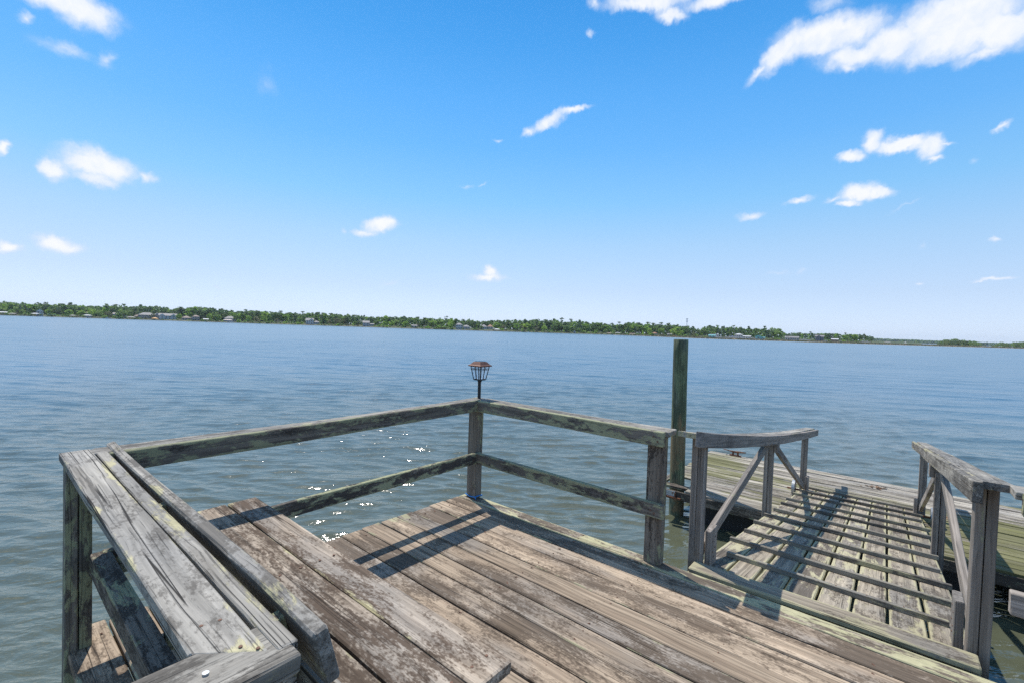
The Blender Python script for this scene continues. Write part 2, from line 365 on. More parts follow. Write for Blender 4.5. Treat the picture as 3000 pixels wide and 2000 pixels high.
def box_obj(name, c, s, mat, parent=None, bev=0.0, **kw):
    bm = bmesh.new(); add_box(bm, (0, 0, 0), s)
    if bev: bmesh.ops.bevel(bm, geom=bm.edges[:], offset=bev, segments=1, affect='EDGES')
    return bm_obj(name, bm, mat, parent, Matrix.Translation(c), **kw)

WATER_Z = -1.47

# ================================================================== SETTING: water
def water():
    r1 = [1.0]
    while r1[-1] < 85: r1.append(r1[-1] * 1.0058 + 0.0008)
    while r1[-1] < 5200: r1.append(r1[-1] * 1.035)
    r = np.array(r1)
    az0 = math.atan2(FH.y, FH.x)
    fine_a = np.linspace(-1.10, 1.10, 860); coarse = np.linspace(1.10, 2 * math.pi - 1.10, 90)[1:-1]
    a = np.concatenate([fine_a, coarse]) + az0
    nr, na = len(r), len(a)
    RR, AA = np.meshgrid(r, a, indexing='ij')
    X = CAM.x + RR * np.cos(AA); Y = CAM.y + RR * np.sin(AA); Z = np.zeros_like(X); DX = np.zeros_like(X); DY = np.zeros_like(X)
    wind = az0 + math.pi - 0.12          # the wind blows towards the deck
    rg = np.random.default_rng(5)
    spacing = np.gradient(r)[:, None]
    slope_left = np.zeros_like(r)[:, None]
    bands = [(0.14, 0.30, 44, 0.0185, .42), (0.30, 0.60, 44, 0.022, .32), (0.56, 1.3, 22, 0.0155, .28), (1.3, 4.0, 12, 0.011, .25)]
    waves = [(l0 * (l1 / l0) ** ((k + rg.random()) / nw), ak, sd) for (l0, l1, nw, ak, sd) in bands for k in range(nw)]
    for lam, ak, sd in waves:
        th = wind + rg.normal(0, sd)
        amp = ak * lam / (2 * math.pi)
        f = np.clip((lam / spacing - 2.2) / 2.0, 0, 1)
        slope_left = slope_left + (1 - f ** 2) * ak ** 2 / 2
        ph = 2 * math.pi / lam * (X * math.cos(th) + Y * math.sin(th)) + rg.uniform(0, 6.28)
        # slow gusts make groups of higher and lower waves
        g = 1 + 0.45 * np.sin(X * rg.uniform(-.5, .5) + Y * rg.uniform(-.5, .5) + rg.uniform(0, 6.28))
        sn = np.sin(ph)
        Z += f * amp * g * sn
        DX += f * amp * g * 0.85 * math.cos(th) * np.cos(ph); DY += f * amp * g * 0.85 * math.sin(th) * np.cos(ph)
    V = np.stack([X + DX, Y + DY, Z + WATER_Z], -1).reshape(-1, 3)
    i = np.arange(nr - 1)[:, None] * na; j = np.arange(na)[None, :]; j2 = (j + 1) % na
    F = np.stack([i + j, i + na + j, i + na + j2, i + j2], -1).reshape(-1, 4)
    me = bpy.data.meshes.new('water')
    me.vertices.add(len(V)); me.vertices.foreach_set('co', V.astype(np.float32).ravel())
    me.loops.add(F.size); me.loops.foreach_set('vertex_index', F.astype(np.int32).ravel())
    me.polygons.add(len(F)); me.polygons.foreach_set('loop_start', np.arange(0, F.size, 4, dtype=np.int32))
    me.polygons.foreach_set('use_smooth', np.ones(len(F), dtype=bool))
    me.update(calc_edges=True)
    rough = np.clip(0.04 + 1.3 * np.sqrt(slope_left + 0.0 * RR), 0.04, 0.27)
    at = me.attributes.new('unresolved', 'FLOAT', 'POINT'); at.data.foreach_set('value', np.broadcast_to(rough, RR.shape).astype(np.float32).ravel())
    mt, n, b = new_mat('river_water')
    geo = n.node('ShaderNodeNewGeometry'); pos = geo.outputs['Position']
    murk = n.noise(n.scale3(pos, (0.35, 0.35, 0.0)), 1.0, 4, 0.6)
    dist = n.vmath('LENGTH', n.vmath('SUBTRACT', pos, (CAM.x, CAM.y, WATER_Z)))
    sky_tint = n.ramp(dist, 6, 40)          # bluer with distance: reflected sky painted into the water's base colour
    n.put(b.inputs['Base Color'], n.mix(sky_tint, n.mix(murk, (0.070, 0.084, 0.056), (0.105, 0.112, 0.072)), n.mix(murk, (0.048, 0.105, 0.155), (0.062, 0.120, 0.170))))
    au = n.node('ShaderNodeAttribute', attribute_name='unresolved'); n.put(b.inputs['Roughness'], au.outputs['Fac'])
    b.inputs['IOR'].default_value = 1.62
    rot = n.node('ShaderNodeMapping'); n.put(rot.inputs[0], pos); rot.inputs['Rotation'].default_value = (0, 0, -(az0 + 0.1))
    q = rot.outputs[0]
    rid = n.math('SUBTRACT', 1.0, n.math('ABSOLUTE', n.math('MULTIPLY_ADD', n.noise(n.scale3(q, (3.6, 1.3, 1)), 1.0, 2, 0.5, 0.3), 2.0, -1.0)))     # peaked ripples
    h = n.math('ADD', n.math('ADD', n.math('MULTIPLY', n.noise(n.scale3(q, (7.5, 3.6, 1)), 1.0, 3, 0.55, 0.4), 0.022), n.math("MULTIPLY", rid, 0.028)), n.math('MULTIPLY', n.noise(n.scale3(q, (1.15, 0.5, 1)), 1.0, 3, 0.5, 0.4), 0.10))
    h = n.math('ADD', h, n.math('MULTIPLY', n.noise(n.scale3(q, (26, 15, 1)), 1.0, 2, 0.5), 0.006))
    h = n.math('ADD', h, n.math('MULTIPLY', n.noise(n.scale3(q, (0.16, 0.06, 1)), 1.0, 3, 0.55), 0.5))
    bp = n.node('ShaderNodeBump'); bp.inputs['Distance'].default_value = 1.0
    n.put(bp.inputs['Strength'], n.ramp(n.noise(n.scale3(q, (0.05, 0.022, 1)), 1.0, 3, 0.55), 0.35, 0.65, 0.45, 0.95))      # wind patches
    n.put(bp.inputs['Height'], h); n.l.new(bp.outputs[0], b.inputs['Normal'])
    me.materials.append(mt)
    o = link('water', me); o['kind'] = 'structure'
water()

# ================================================================== DECK
deck = thing('pier_deck', (1.7, -1.4, 0), 'weathered timber pier deck of long grey planks in the foreground', 'deck')
seams = [0.06, -0.075, -0.245, -0.42, -0.605, -0.77, -0.93, -1.095, -1.268, -1.437, -1.60, -1.77, -1.94, -2.11, -2.28, -2.437, -2.609, -2.782]
for i in range(len(seams) - 1):
    a, b_ = seams[i], seams[i + 1]; gap = random.choice([0.006, 0.007, 0.010, 0.008])
    if i in (1, 5, 8): gap = 0.013
    w = a - b_ - gap; yc = (a + b_) / 2
    x0 = random.uniform(-0.02, 0.015); z = random.uniform(-0.0015, 0.0015)
    board('plank', deck, M_EDGE if i == 0 else M_DECK, (x0, yc, -0.0205 + z), (6.2, yc, -0.0205 + z), w, 0.040, roll=random.uniform(-0.008, 0.008), wob=0.0022, ch=0.005, seg=30)
for x in (0.12, 0.72, 1.32, 1.92, 2.52, 3.12, 3.72, 4.32, 4.92, 5.52):
    board('joist', deck, M_WET, (x, -2.74, -0.135), (x, 0.02, -0.135), 0.04, 0.18, seg=4)
for y in (-2.70, -1.4, -0.02):
    board('beam', deck, M_WET, (0.08, y, -0.345), (6.1, y, -0.345), 0.09, 0.22, seg=6)
def pile_mesh(h, r, mat, seg=20, taper=0.93, rings=14, lean=0.0):
    verts, faces = [], []
    for k in range(rings + 1):
        s = k / rings; rr = r * (1 - (1 - taper) * s)
        for j in range(seg):
            an = 2 * math.pi * j / seg
            q = rr * (1 + 0.012 * math.sin(3 * an + k) + random.uniform(-.006, .006))
            verts.append((s * h, q * math.cos(an), q * math.sin(an)))
    for k in range(rings):
        for j in range(seg):
            a = k * seg + j; b2 = k * seg + (j + 1) % seg
            faces.append((a, b2, b2 + seg, a + seg))
    # worn top: a small chamfer ring and cap
    top = len(verts)
    for j in range(seg):
        an = 2 * math.pi * j / seg
        verts.append((h + 0.006, r * taper * .93 * math.cos(an), r * taper * .93 * math.sin(an)))
    for j in range(seg): faces.append((rings * seg + j, rings * seg + (j + 1) % seg, top + (j + 1) % seg, top + j))
    faces.append(tuple(range(top, top + seg)))
    me = mesh_from(verts, faces, mat, smooth=False)
    me.polygons.foreach_set('use_smooth', [len(p.vertices) == 4 for p in me.polygons])
    nv = len(verts)
    for nm, arr in (('edge_y', [0.0] * nv), ('end_x', [1.0] * nv), ('half', [1.0] * nv)):
        at = me.attributes.new(nm, 'FLOAT', 'POINT'); at.data.foreach_set('value', arr)
    return me
UPM = Matrix(((0, 0, -1, 0), (0, 1, 0, 0), (1, 0, 0, 0), (0, 0, 0, 1)))   # local X -> world Z
for (x, y) in ((0.35, -2.55), (0.35, -0.22), (3.2, -2.55), (3.2, -0.22), (5.8, -2.55), (5.8, -0.22)):
    link('pile', pile_mesh(1.75, 0.11, M_WET, 12, 1.0, 4), deck, Matrix.Translation((x, y, -2.2)) @ UPM)
# nail heads in pairs along the joists
bm = bmesh.new()
for i in range(len(seams) - 1):
    for x in (0.12, 0.72, 1.32, 1.92, 2.52, 3.12):
        for fr in (0.24, 0.76):
            if random.random() < .12: continue
            y = seams[i] + (seams[i + 1] - seams[i]) * fr
            add_cyl(bm, (x + random.uniform(-.02, .02), y + random.uniform(-.01, .01), -0.004), (x, y, 0.0015), 0.0042, seg=8)
bm_obj('nail_heads', bm, M_NAIL, deck, kind='stuff')

# ================================================================== RAILING round the deck
rail = thing('deck_railing', (0.1, 0.0, 0), 'weathered deck railing with grey top rails turning the corner under the lantern', 'railing')
def post(parent, x0, x1, y0, y1, z0, z1, mat=M_POST, split='x', name='post'):
    """Doubled two-by-four post; split names the axis the pair lies along."""
    for k in (0, 1):
        g = 0.0025
        if split == 'x':
            xm = (x0 + x1) / 2; xa, xb = (x0, xm - g / 2) if k == 0 else (xm + g / 2, x1); c = ((xa + xb) / 2, (y0 + y1) / 2); w, th = y1 - y0, xb - xa; up = (1, 0, 0)
        else:
            ym = (y0 + y1) / 2; ya, yb = (y0, ym - g / 2) if k == 0 else (ym + g / 2, y1); c = ((x0 + x1) / 2, (ya + yb) / 2); w, th = x1 - x0, yb - ya; up = (0, 1, 0)
        dz = random.uniform(-.004, .004) * k
        board(name, parent, mat, (c[0], c[1], z0), (c[0], c[1], z1 + dz), w, th, up=up, wob=0.0012)
HT = 0.937
# posts
board('post', rail, M_POST, (0.123, 0.020, 0.002), (0.123, 0.020, 0.895), 0.115, 0.086, up=(0, 1, 0))
board('post', rail, M_POST, (1.902, 0.010, 0.002), (1.902, 0.010, 0.895), 0.120, 0.068, up=(0, 1, 0))
post(rail, 0.105, 0.188, -2.79, -2.695, -1.9, 0.893, mat=M_FACE, split='y')
post(rail, 2.095, 2.18, -2.79, -2.70, -1.9, 0.893, split='y')
# far side (along Y)
sag = lambda a: (lambda s: -a * math.sin(math.pi * s))
board('cap_rail', rail, M_CAP, (0.128, -2.72, HT - 0.019), (0.118, 0.09, HT - 0.019), 0.118, 0.038, bend=sag(0.014), miter=(0.8, -0.0))
board('face_rail', rail, M_FACE, (0.210, -2.64, HT - 0.052), (0.204, -0.022, HT - 0.052), 0.102, 0.038, up=(1, 0, 0), bend=None)
board('lower_rail', rail, M_FACE, (0.206, -2.66, 0.405), (0.204, 0.005, 0.398), 0.098, 0.038, up=(1, 0, 0))
# near side of the gangway (along X)
board('cap_rail', rail, M_CAP, (0.180, 0.048, HT - 0.019), (1.992, 0.052, HT - 0.019), 0.135, 0.038, bend=sag(0.004))
board('face_rail', rail, M_FACE, (0.188, -0.045, HT - 0.052), (1.968, -0.048, HT - 0.052), 0.102, 0.040, up=(0, 1, 0))
board('lower_rail', rail, M_FACE, (0.222, -0.045, 0.398), (1.985, -0.046, 0.392), 0.098, 0.040, up=(0, 1, 0))
# bench side (along X)
board('cap_rail', rail, M_CAP, (0.075, -2.748, HT - 0.019), (2.135, -2.750, HT - 0.019), 0.112, 0.038, miter=(-0.0, 0.92), label='wide grey rail board split by long cracks', bend=lambda s: 0.004 * math.sin(3 * s))
board('face_rail', rail, M_CAP, (0.168, -2.662, HT - 0.050), (2.197, -2.662, HT - 0.050), 0.098, 0.044, up=(0, 1, 0))
board('lower_rail', rail, M_POST, (0.192, -2.668, 0.400), (2.20, -2.668, 0.396), 0.098, 0.076, up=(0, 1, 0))
# turning back along the walkway
board('cap_rail', rail, M_CAP, (2.163, -2.655, HT - 0.022), (2.175, -4.6, HT - 0.022), 0.155, 0.040, label='rail board turning away beside the walkway with two bright nail heads')
board('face_rail', rail, M_FACE, (2.228, -2.70, HT - 0.095), (2.238, -4.6, HT - 0.095), 0.098, 0.038, up=(1, 0, 0))
bm = bmesh.new()
for (x, y) in ((2.135, -2.73), (2.165, -2.708)): add_cyl(bm, (x, y, HT - .003), (x, y, HT + .0015), 0.004, seg=8)
for (x, y) in ((2.005, -2.762), (2.012, -2.728)): add_cyl(bm, (x, y, HT - .003), (x, y, HT + .0015), 0.004, seg=8)
bm_obj('nail_heads', bm, M_NAIL, rail, kind='stuff')
bm = bmesh.new()
for (x, y) in ((2.165, -2.80), (2.185, -2.865)): add_cyl(bm, (x, y, HT - .004), (x, y, HT + .002), 0.006, seg=10)
bm_obj('bright_nail_heads', bm, M_GALV, rail, kind='stuff')
# bolts on the lower rail
bm = bmesh.new()
for (x, z) in ((1.90, .39), (1.925, .375)): add_cyl(bm, (x, -0.064, z), (x, -0.070, z), 0.007, seg=8)
for (x, z) in ((1.90, .90), (1.93, .87), (.21, .9)): add_cyl(bm, (x, -0.066, z), (x, -0.071, z), 0.006, seg=8)
bm_obj('bolt_heads', bm, M_NAIL, rail, kind='stuff')

rail2 = thing('deck_railing', (3.8, 0.0, 0), 'short end of deck railing past the gangway cut by the right edge of the photo', 'railing')
board('cap_rail', rail2, M_CAP, (3.590, 0.048, HT - 0.019), (5.6, 0.048, HT - 0.019), 0.135, 0.038)
board('face_rail', rail2, M_FACE, (3.612, -0.045, HT - 0.052), (5.6, -0.045, HT - 0.052), 0.102, 0.040, up=(0, 1, 0))
board('lower_rail', rail2, M_GPOST, (3.588, -0.050, 0.440), (5.6, -0.050, 0.440), 0.100, 0.055, up=(0, 1, 0))
board('post', rail2, M_POST, (3.80, 0.015, 0.002), (3.80, 0.015, 0.895), 0.115, 0.080, up=(0, 1, 0))
board('post', rail2, M_POST, (5.45, 0.015, 0.002), (5.45, 0.015, 0.895), 0.115, 0.080, up=(0, 1, 0))

# ================================================================== BENCH
bench = thing('bench', (1.15, -2.2, 0), 'built-in plank bench with brown weathered seat under the left railing', 'bench')
ST = 0.495
for (ya, yb, xa, xb) in ((-1.915, -2.078, 0.085, 2.196), (-2.086, -2.250, 0.092, 2.20), (-2.258, -2.41, 0.10, 2.205)):
    board('seat_plank', bench, M_SEAT, (xa, (ya + yb) / 2, ST - 0.021), (xb, (ya + yb) / 2, ST - 0.021), abs(yb - ya), 0.042, ch=0.006, wob=0.0022, roll=random.uniform(-.006, .006))
# back slats lean a little, tops towards the rail
for (y0, z0, y1, z1, nm) in ((-2.607, 0.948, -2.572, 0.818, 'backrest_slat'), (-2.566, 0.790, -2.530, 0.66, 'backrest_slat')):
    up = Vector((0, z1 - z0, -(y1 - y0))).normalized()
    wv = Vector((0, y0 - y1, z0 - z1))
    nrm = Vector((1, 0, 0)).cross(wv.normalized())
    board(nm, bench, M_SLAT, (0.03, (y0 + y1) / 2, (z0 + z1) / 2), (2.225, (y0 + y1) / 2, (z0 + z1) / 2), wv.length, 0.036, up=nrm, ch=0.006, wob=0.003, bend=lambda s: 0.006 * math.sin(6 * s))
for x in (0.30, 1.08, 2.05):
    board('backrest_upright', bench, M_FACE, (x, -2.452, 0.30), (x, -2.622, 0.915), 0.085, 0.036, up=(1, 0, 0))
for x in (0.30, 1.08, 2.08):
    board('seat_bearer', bench, M_FACE, (x + .04, -1.95, 0.425), (x + .04, -2.62, 0.425), 0.09, 0.036, up=(1, 0, 0))
    board('leg', bench, M_FACE, (x + .04, -1.99, 0.002), (x + .04, -1.99, 0.378), 0.036, 0.085, up=(0, 1, 0))
bm = bmesh.new()
for x in (0.34, 1.12, 2.12):
    for y in (-1.96, -2.03, -2.12, -2.21): add_cyl(bm, (x, y, ST - .004), (x, y, ST + .0025), 0.0055, seg=8)
bm_obj('nail_heads', bm, M_NAIL, bench, kind='stuff')

# ================================================================== GANGWAY
def gz(y): return -0.045 - 0.146 * (y - 0.15)
GN = Vector((0, 0.146, 1)).normalized()
gang = thing('gangway', (2.82, 0.3, -0.05), 'sloping timber gangway with cross cleats leading down to the floating dock', 'gangway')
gs = [2.09, 2.281, 2.457, 2.634, 2.815, 3.0, 3.178, 3.365, 3.55]
for i in range(8):
    x0, x1 = gs[i] + .008, gs[i + 1] - .008; xc = (x0 + x1) / 2
    ya = 0.12 + random.uniform(-.008, .008); yb = 6.52 + random.uniform(-.02, .02)
    board('plank', gang, M_GBOARD, (xc, ya, gz(ya) - .019), (xc, yb, gz(yb) - .019), x1 - x0, 0.038, up=GN, ch=0.006, wob=0.0025, roll=random.uniform(-.012, .012))
cl_y = [0.775, 1.25, 1.72, 2.20, 2.73, 3.20, 3.77, 4.24, 4.86, 5.34, 5.88, 6.39]
for i, y in enumerate(cl_y):
    xa = 2.10 + random.uniform(-.015, .02); xb = 3.545 + random.uniform(-.02, .03)
    if i == 10 or i == 11: xa, xb = 2.16, 3.51
    if i == 0: xa, xb = 2.195, 3.47
    board('cleat', gang, M_CLEAT, (xa, y + random.uniform(-.012, .012), gz(y) + .019), (xb, y + random.uniform(-.012, .012), gz(y) + .019), 0.042, 0.038, up=GN, wob=0.002)
board('threshold_board', gang, M_GBOARD, (2.118, 0.165, 0.004 - .012), (3.535, 0.178, 0.004 - .012), 0.14, 0.036, ch=0.007, wob=0.003, label='wide worn board across the top of the gangway')
for x in (2.108, 2.82, 3.532):
    board('stringer', gang, M_WET, (x, 0.14, gz(0.14) - .13), (x, 6.45, gz(6.45) - .13), 0.18, 0.038, up=(1, 0, 0), seg=8)
def gpost(x0, x1, y, zt, zb):
    post(gang, x0, x1, y, y + 0.09, zb, zt, M_GPOST)
gpost(2.066, 2.150, 0.23, 0.886, -0.30)
gpost(2.066, 2.150, 2.75, 0.470, -0.62)
gpost(2.060, 2.145, 5.70, 0.046, -1.00)
gpost(3.495, 3.582, 0.27, 0.880, -0.30)
gpost(3.500, 3.588, 2.80, 0.485, -0.62)
gpost(3.512, 3.600, 5.72, 0.110, -1.00)
bm = bmesh.new()
for y in cl_y:
    for i in range(8):
        xc = (gs[i] + gs[i + 1]) / 2 + random.uniform(-.02, .02)
        if 2.2 < xc < 3.45: add_cyl(bm, (xc, y, gz(y) + .034), (xc, y, gz(y) + .0405), 0.0045, seg=6)
bm_obj('nail_heads', bm, M_NAIL, gang, kind='stuff')
lb = lambda s: -0.050 * math.sin(math.pi * s ** .8)
# left hand rail sags, right one is straight
board('hand_rail', gang, M_GPOST, (2.170, 0.03, 0.965 - .052), (2.170, 6.72, -0.050 - .020), 0.104, 0.040, up=(1, 0, 0), bend_y=lambda s: -0.055 * math.sin(math.pi * s ** .8), label='sagging left hand rail board')
board('cap_rail', gang, M_CAP, (2.085, 0.06, 0.944 - .020), (2.085, 6.50, 0.030 - .020), 0.128, 0.038, bend=lb)
board('hand_rail', gang, M_CAP, (3.475, 0.02, 0.945 - .052), (3.475, 6.95, -0.03 - .052), 0.104, 0.040, up=(1, 0, 0))
board('cap_rail', gang, M_CAP, (3.556, 0.10, 0.936 - .020), (3.572, 6.75, 0.005 - .020), 0.120, 0.038)
# braces and the nailed blocks at their ends
def brace(x, ya, za, yb, zb):
    board('brace', gang, M_GPOST, (x, ya, za), (x, yb, zb), 0.088, 0.040, up=(1, 0, 0))
brace(2.108, 0.37, 0.02, 2.72, 0.44); brace(2.108, 2.90, 0.40, 5.62, -0.78)
brace(3.540, 0.40, 0.02, 2.78, 0.46); brace(3.545, 2.95, 0.40, 5.64, -0.76)
def block(x, y, z, L=0.24, w=0.14):
    board('brace_block', gang, M_GPOST, (x, y, z - L / 2), (x, y, z + L / 2), w, 0.040, up=(1, 0, 0), seg=4)
    bm = bmesh.new(); sgn = 1 if x < 2.8 else -1
    for (dy, dz) in ((-.03, .05), (.03, .07), (-.02, -.03), (.025, -.01), (0, -.07)):
        add_cyl(bm, (x + sgn * .018, y + dy, z + dz), (x + sgn * .0225, y + dy, z + dz), 0.005, seg=6)
    bm_obj('nail_heads', bm, M_NAIL, gang, kind='stuff')
block(2.171, 0.42, 0.060, 0.27, 0.16); block(3.474, 0.46, 0.060, 0.27, 0.15)
block(2.171, 2.83, 0.365, 0.11, 0.14); block(3.479, 2.90, 0.375, 0.11, 0.14)
block(2.166, 5.68, -0.75, 0.25, 0.11); block(3.491, 5.70, -0.75, 0.25, 0.11)
# rollers at the foot
for x, s in ((2.02, -1), (3.66, 1)):
    bm = bmesh.new(); add_cyl(bm, (x - .02, 5.42, -0.775), (x + .02, 5.42, -0.775), 0.115, seg=24)
    wl = bm_obj('roller', bm, M_GALV, gang)
    bm = bmesh.new(); add_cyl(bm, (x + s * .09, 5.42, -0.80), (2.10 if s < 0 else 3.53, 5.42, -0.80), 0.014, seg=10)
    bm_obj('axle', bm, M_RUST, wl)

# ================================================================== FLOATING DOCK
DZ = -0.90
dock = thing('floating_dock', (4.5, 5.9, -1.2), 'mossy floating dock of silver green planks below the gangway', 'dock')
rows = 21; y0, y1 = 4.33, 7.36
for i in range(rows):
    ya = y0 + (y1 - y0) * i / rows; yb = y0 + (y1 - y0) * (i + 1) / rows; yc = (ya + yb) / 2
    xs = 0.19 + random.uniform(-.02, .02); split = random.choice([3.0, 4.9, 6.1, 3.9])
    if i < 5: xs = 0.66 + random.uniform(-.02, .02)
    if i == rows - 1: split = 0.53
    zz = random.uniform(-.006, .006)
    for (a, b_) in ((xs, split - .003), (split + .003, 11.5)):
        board('plank', dock, M_DOCK, (a, yc, DZ - .019 + zz), (b_, yc, DZ - .019 + zz), yb - ya - random.uniform(.010, .018), 0.038, wob=0.002, seg=14 if b_ - a > 1 else 4)
board('fascia_board', dock, M_POST, (0.30, 4.335, DZ - .108), (11.5, 4.335, DZ - .108), 0.135, 0.040, up=(0, 1, 0), label='grey side board facing the pier')
board('fascia_board', dock, M_POST, (0.20, 7.345, DZ - .108), (11.5, 7.345, DZ - .108), 0.135, 0.040, up=(0, 1, 0))
board('fascia_board', dock, M_POST, (0.215, 5.05, DZ - .108), (0.215, 7.32, DZ - .108), 0.135, 0.040, up=(1, 0, 0))
for x in (0.7, 2.5, 4.4, 6.3, 8.2, 10.1):
    box_obj('float_drum', (x + .75, 5.85, -1.36), (1.5, 2.4, 0.50), M_FLOAT, dock, bev=0.06)
board('guide_board', dock, M_POST, (0.26, 4.50, DZ - .022), (0.66, 4.50, DZ - .022), 0.14, 0.040)
board('guide_board', dock, M_POST, (0.205, 4.42, DZ - .022), (0.205, 5.02, DZ - .022), 0.10, 0.040)
pl = box_obj('steel_bracket', (0.42, 4.305, DZ - .095), (0.20, 0.012, 0.10), M_GALV, dock)
bm = bmesh.new()
for dx in (-.06, .07): add_cyl(bm, (0.42 + dx, 4.300, DZ - .07), (0.42 + dx, 4.285, DZ - .07), 0.012, seg=8)
add_box(bm, (0.47, 4.285, DZ - .145), (0.30, 0.035, 0.03)); add_box(bm, (0.53, 4.292, DZ - .11), (0.015, 0.02, 0.10))
bm_obj('rusty_bolt_bar', bm, M_RUST, pl)

pile = link('mooring_pile', pile_mesh(3.62, 0.122, M_PILE, 24, 0.97, 18), None, Matrix.Translation((0.415, 4.735, -2.1)) @ Matrix.Rotation(-0.014, 4, FH) @ UPM)
tag(pile, 'tall round green stained mooring pile standing beside the floating dock', 'pile')

ct = thing('dock_cleat', (0.70, 7.36, DZ), 'rusty horn cleat on the far edge of the floating dock', 'cleat')
bm = bmesh.new(); add_box(bm, (0.70, 7.30, DZ + .008), (0.22, 0.07, 0.012)); bm_obj('base', bm, M_RUST, ct)
for dx in (-.05, .05):
    bm = bmesh.new(); add_cyl(bm, (0.70 + dx, 7.30, DZ + .01), (0.70 + dx * .9, 7.30, DZ + .075), 0.018, seg=10)
    bm_obj('stem', bm, M_RUST, ct)
bm = bmesh.new()
add_cyl(bm, (0.58, 7.30, DZ + .085), (0.70, 7.30, DZ + .080), 0.011, 0.02, seg=10); add_cyl(bm, (0.70, 7.30, DZ + .080), (0.90, 7.30, DZ + .10), 0.02, 0.010, seg=10)
add_cyl(bm, (0.46, 7.30, DZ + .10), (0.58, 7.30, DZ + .085), 0.008, 0.011, seg=10)
bm_obj('horn', bm, M_RUST, ct, smooth=True)

# dry leaf litter caught on the dock
def leaves(cx, cy, z, n, sx, sy, label, parent=None):
    verts, faces = [], []
    for k in range(n):
        p = Vector((cx + random.gauss(0, sx), cy + random.gauss(0, sy), z + random.uniform(.004, .018))); a = random.uniform(0, 6.28); s = random.uniform(.018, .04)
        d = Vector((math.cos(a), math.sin(a), random.uniform(-.3, .3))) * s; e = Vector((-math.sin(a), math.cos(a), random.uniform(-.5, .5))) * s * .5
        i = len(verts); verts += [p - d, p - e * .9, p + e * .2 - Vector((0, 0, .004)), p + d, p + e]; faces += [(i, i + 1, i + 2), (i + 1, i + 3, i + 2), (i + 2, i + 3, i + 4), (i, i + 2, i + 4)]
    o = link('leaf_litter', mesh_from(verts, faces, M_LEAF)); o['kind'] = 'stuff'; tag(o, label, 'leaves')
leaves(3.02, 6.9, DZ, 34, .10, .035, 'small heap of dry brown leaves on the dock beyond the gangway foot')
leaves(3.86, 5.9, DZ, 26, .08, .05, 'scatter of dry leaves and shells beside the right gangway post')

# ================================================================== LANTERN and ROPE
lx, ly, lz = 0.122, 0.055, HT
lan = thing('solar_lantern', (lx, ly, lz), 'small solar lantern with copper cap standing on the railing corner', 'lantern')
bm = bmesh.new(); add_cyl(bm, (lx, ly, lz - .02), (lx - .002, ly, lz + .17), 0.0155, seg=14); add_cyl(bm, (lx, ly, lz + .155), (lx, ly, lz + .178), 0.019, 0.022, seg=14)
bm_obj('stake', bm, M_BLACK, lan, smooth=False)
def ring_frame(bm, z, h, hw, t_):
    for sx_, sy_ in ((1, 0), (-1, 0), (0, 1), (0, -1)):
        add_box(bm, (lx + sx_ * hw, ly + sy_ * hw, z), (t_ if sx_ else 2 * hw + t_, t_ if sy_ else 2 * hw + t_ - 0.001, h))
bm = bmesh.new()
zb, zt, wb, wt = lz + .182, lz + .305, 0.041, 0.062
wat = lambda z: wb + (wt - wb) * (z - zb) / (zt - zb)
ring_frame(bm, zb, 0.008, wb, 0.006); ring_frame(bm, zt, 0.008, wt, 0.006)
ring_frame(bm, zt - .022, 0.003, wat(zt - .022) + .003, 0.003); ring_frame(bm, zt - .032, 0.003, wat(zt - .032) + .003, 0.003)
add_box(bm, (lx, ly, zb - .006), (wb * 1.9, wb * 1.9, 0.006))
for sx_ in (-1, 0, 1):
    for sy_ in (-1, 0, 1):
        if sx_ == 0 and sy_ == 0: continue
        rr = 0.0042 if sx_ and sy_ else 0.0028
        add_cyl(bm, (lx + sx_ * wb, ly + sy_ * wb, zb), (lx + sx_ * wt, ly + sy_ * wt, zt), rr, seg=6)
bm_obj('cage', bm, M_BLACK, lan)
bm = bmesh.new(); r_ = bmesh.ops.create_cone(bm, cap_ends=True, segments=4, radius1=(wb - .004) * 1.414, radius2=(wt - .004) * 1.414, depth=zt - zb - .01)
for v in r_['verts']: v.co = Matrix.Rotation(R(45), 3, 'Z') @ v.co + Vector((lx, ly, (zb + zt) / 2))
bm_obj('glass', bm, M_GLASS, lan)
verts, faces = [], []
for (z, hw) in ((lz + .305, .080), (lz + .314, .081), (lz + .322, .067), (lz + .332, .058), (lz + .346, .046), (lz + .348, .043)):
    for (a, b_) in ((-1, -1), (1, -1), (1, 1), (-1, 1)): verts.append((lx + a * hw, ly + b_ * hw, z))
for k in range(5):
    for j in range(4): faces.append((k * 4 + j, k * 4 + (j + 1) % 4, k * 4 + 4 + (j + 1) % 4, k * 4 + 4 + j))
faces += [(3, 2, 1, 0), (20, 21, 22, 23)]
link('cap', mesh_from(verts, faces, M_COPPER), lan)
bm = bmesh.new(); add_box(bm, (lx, ly, lz + .3495), (.074, .074, .003)); bm_obj('solar_panel', bm, M_BLACK, lan)

bm = bmesh.new(); pts = []
cx_, cy_, hx, hy = 0.123, 0.020, 0.0635, 0.049
for (a, b_) in ((-1, -1), (0, -1.06), (1, -1), (1.05, 0), (1, 1), (0, 1.05), (-1, 1), (-1.05, 0)):
    pts.append(Vector((cx_ + a * hx, cy_ + b_ * hy, 0.018 + random.uniform(-.005, .006))))
for i in range(len(pts)): add_cyl(bm, pts[i], pts[(i + 1) % len(pts)], 0.0055, seg=8)
add_cyl(bm, pts[2] + Vector((0, 0, -.002)), pts[2] + Vector((.018, -.004, -.014)), 0.0045, seg=8)
tag(bm_obj('rope', bm, M_ROPE), 'thin bright blue rope tied round the foot of the corner post', 'rope')
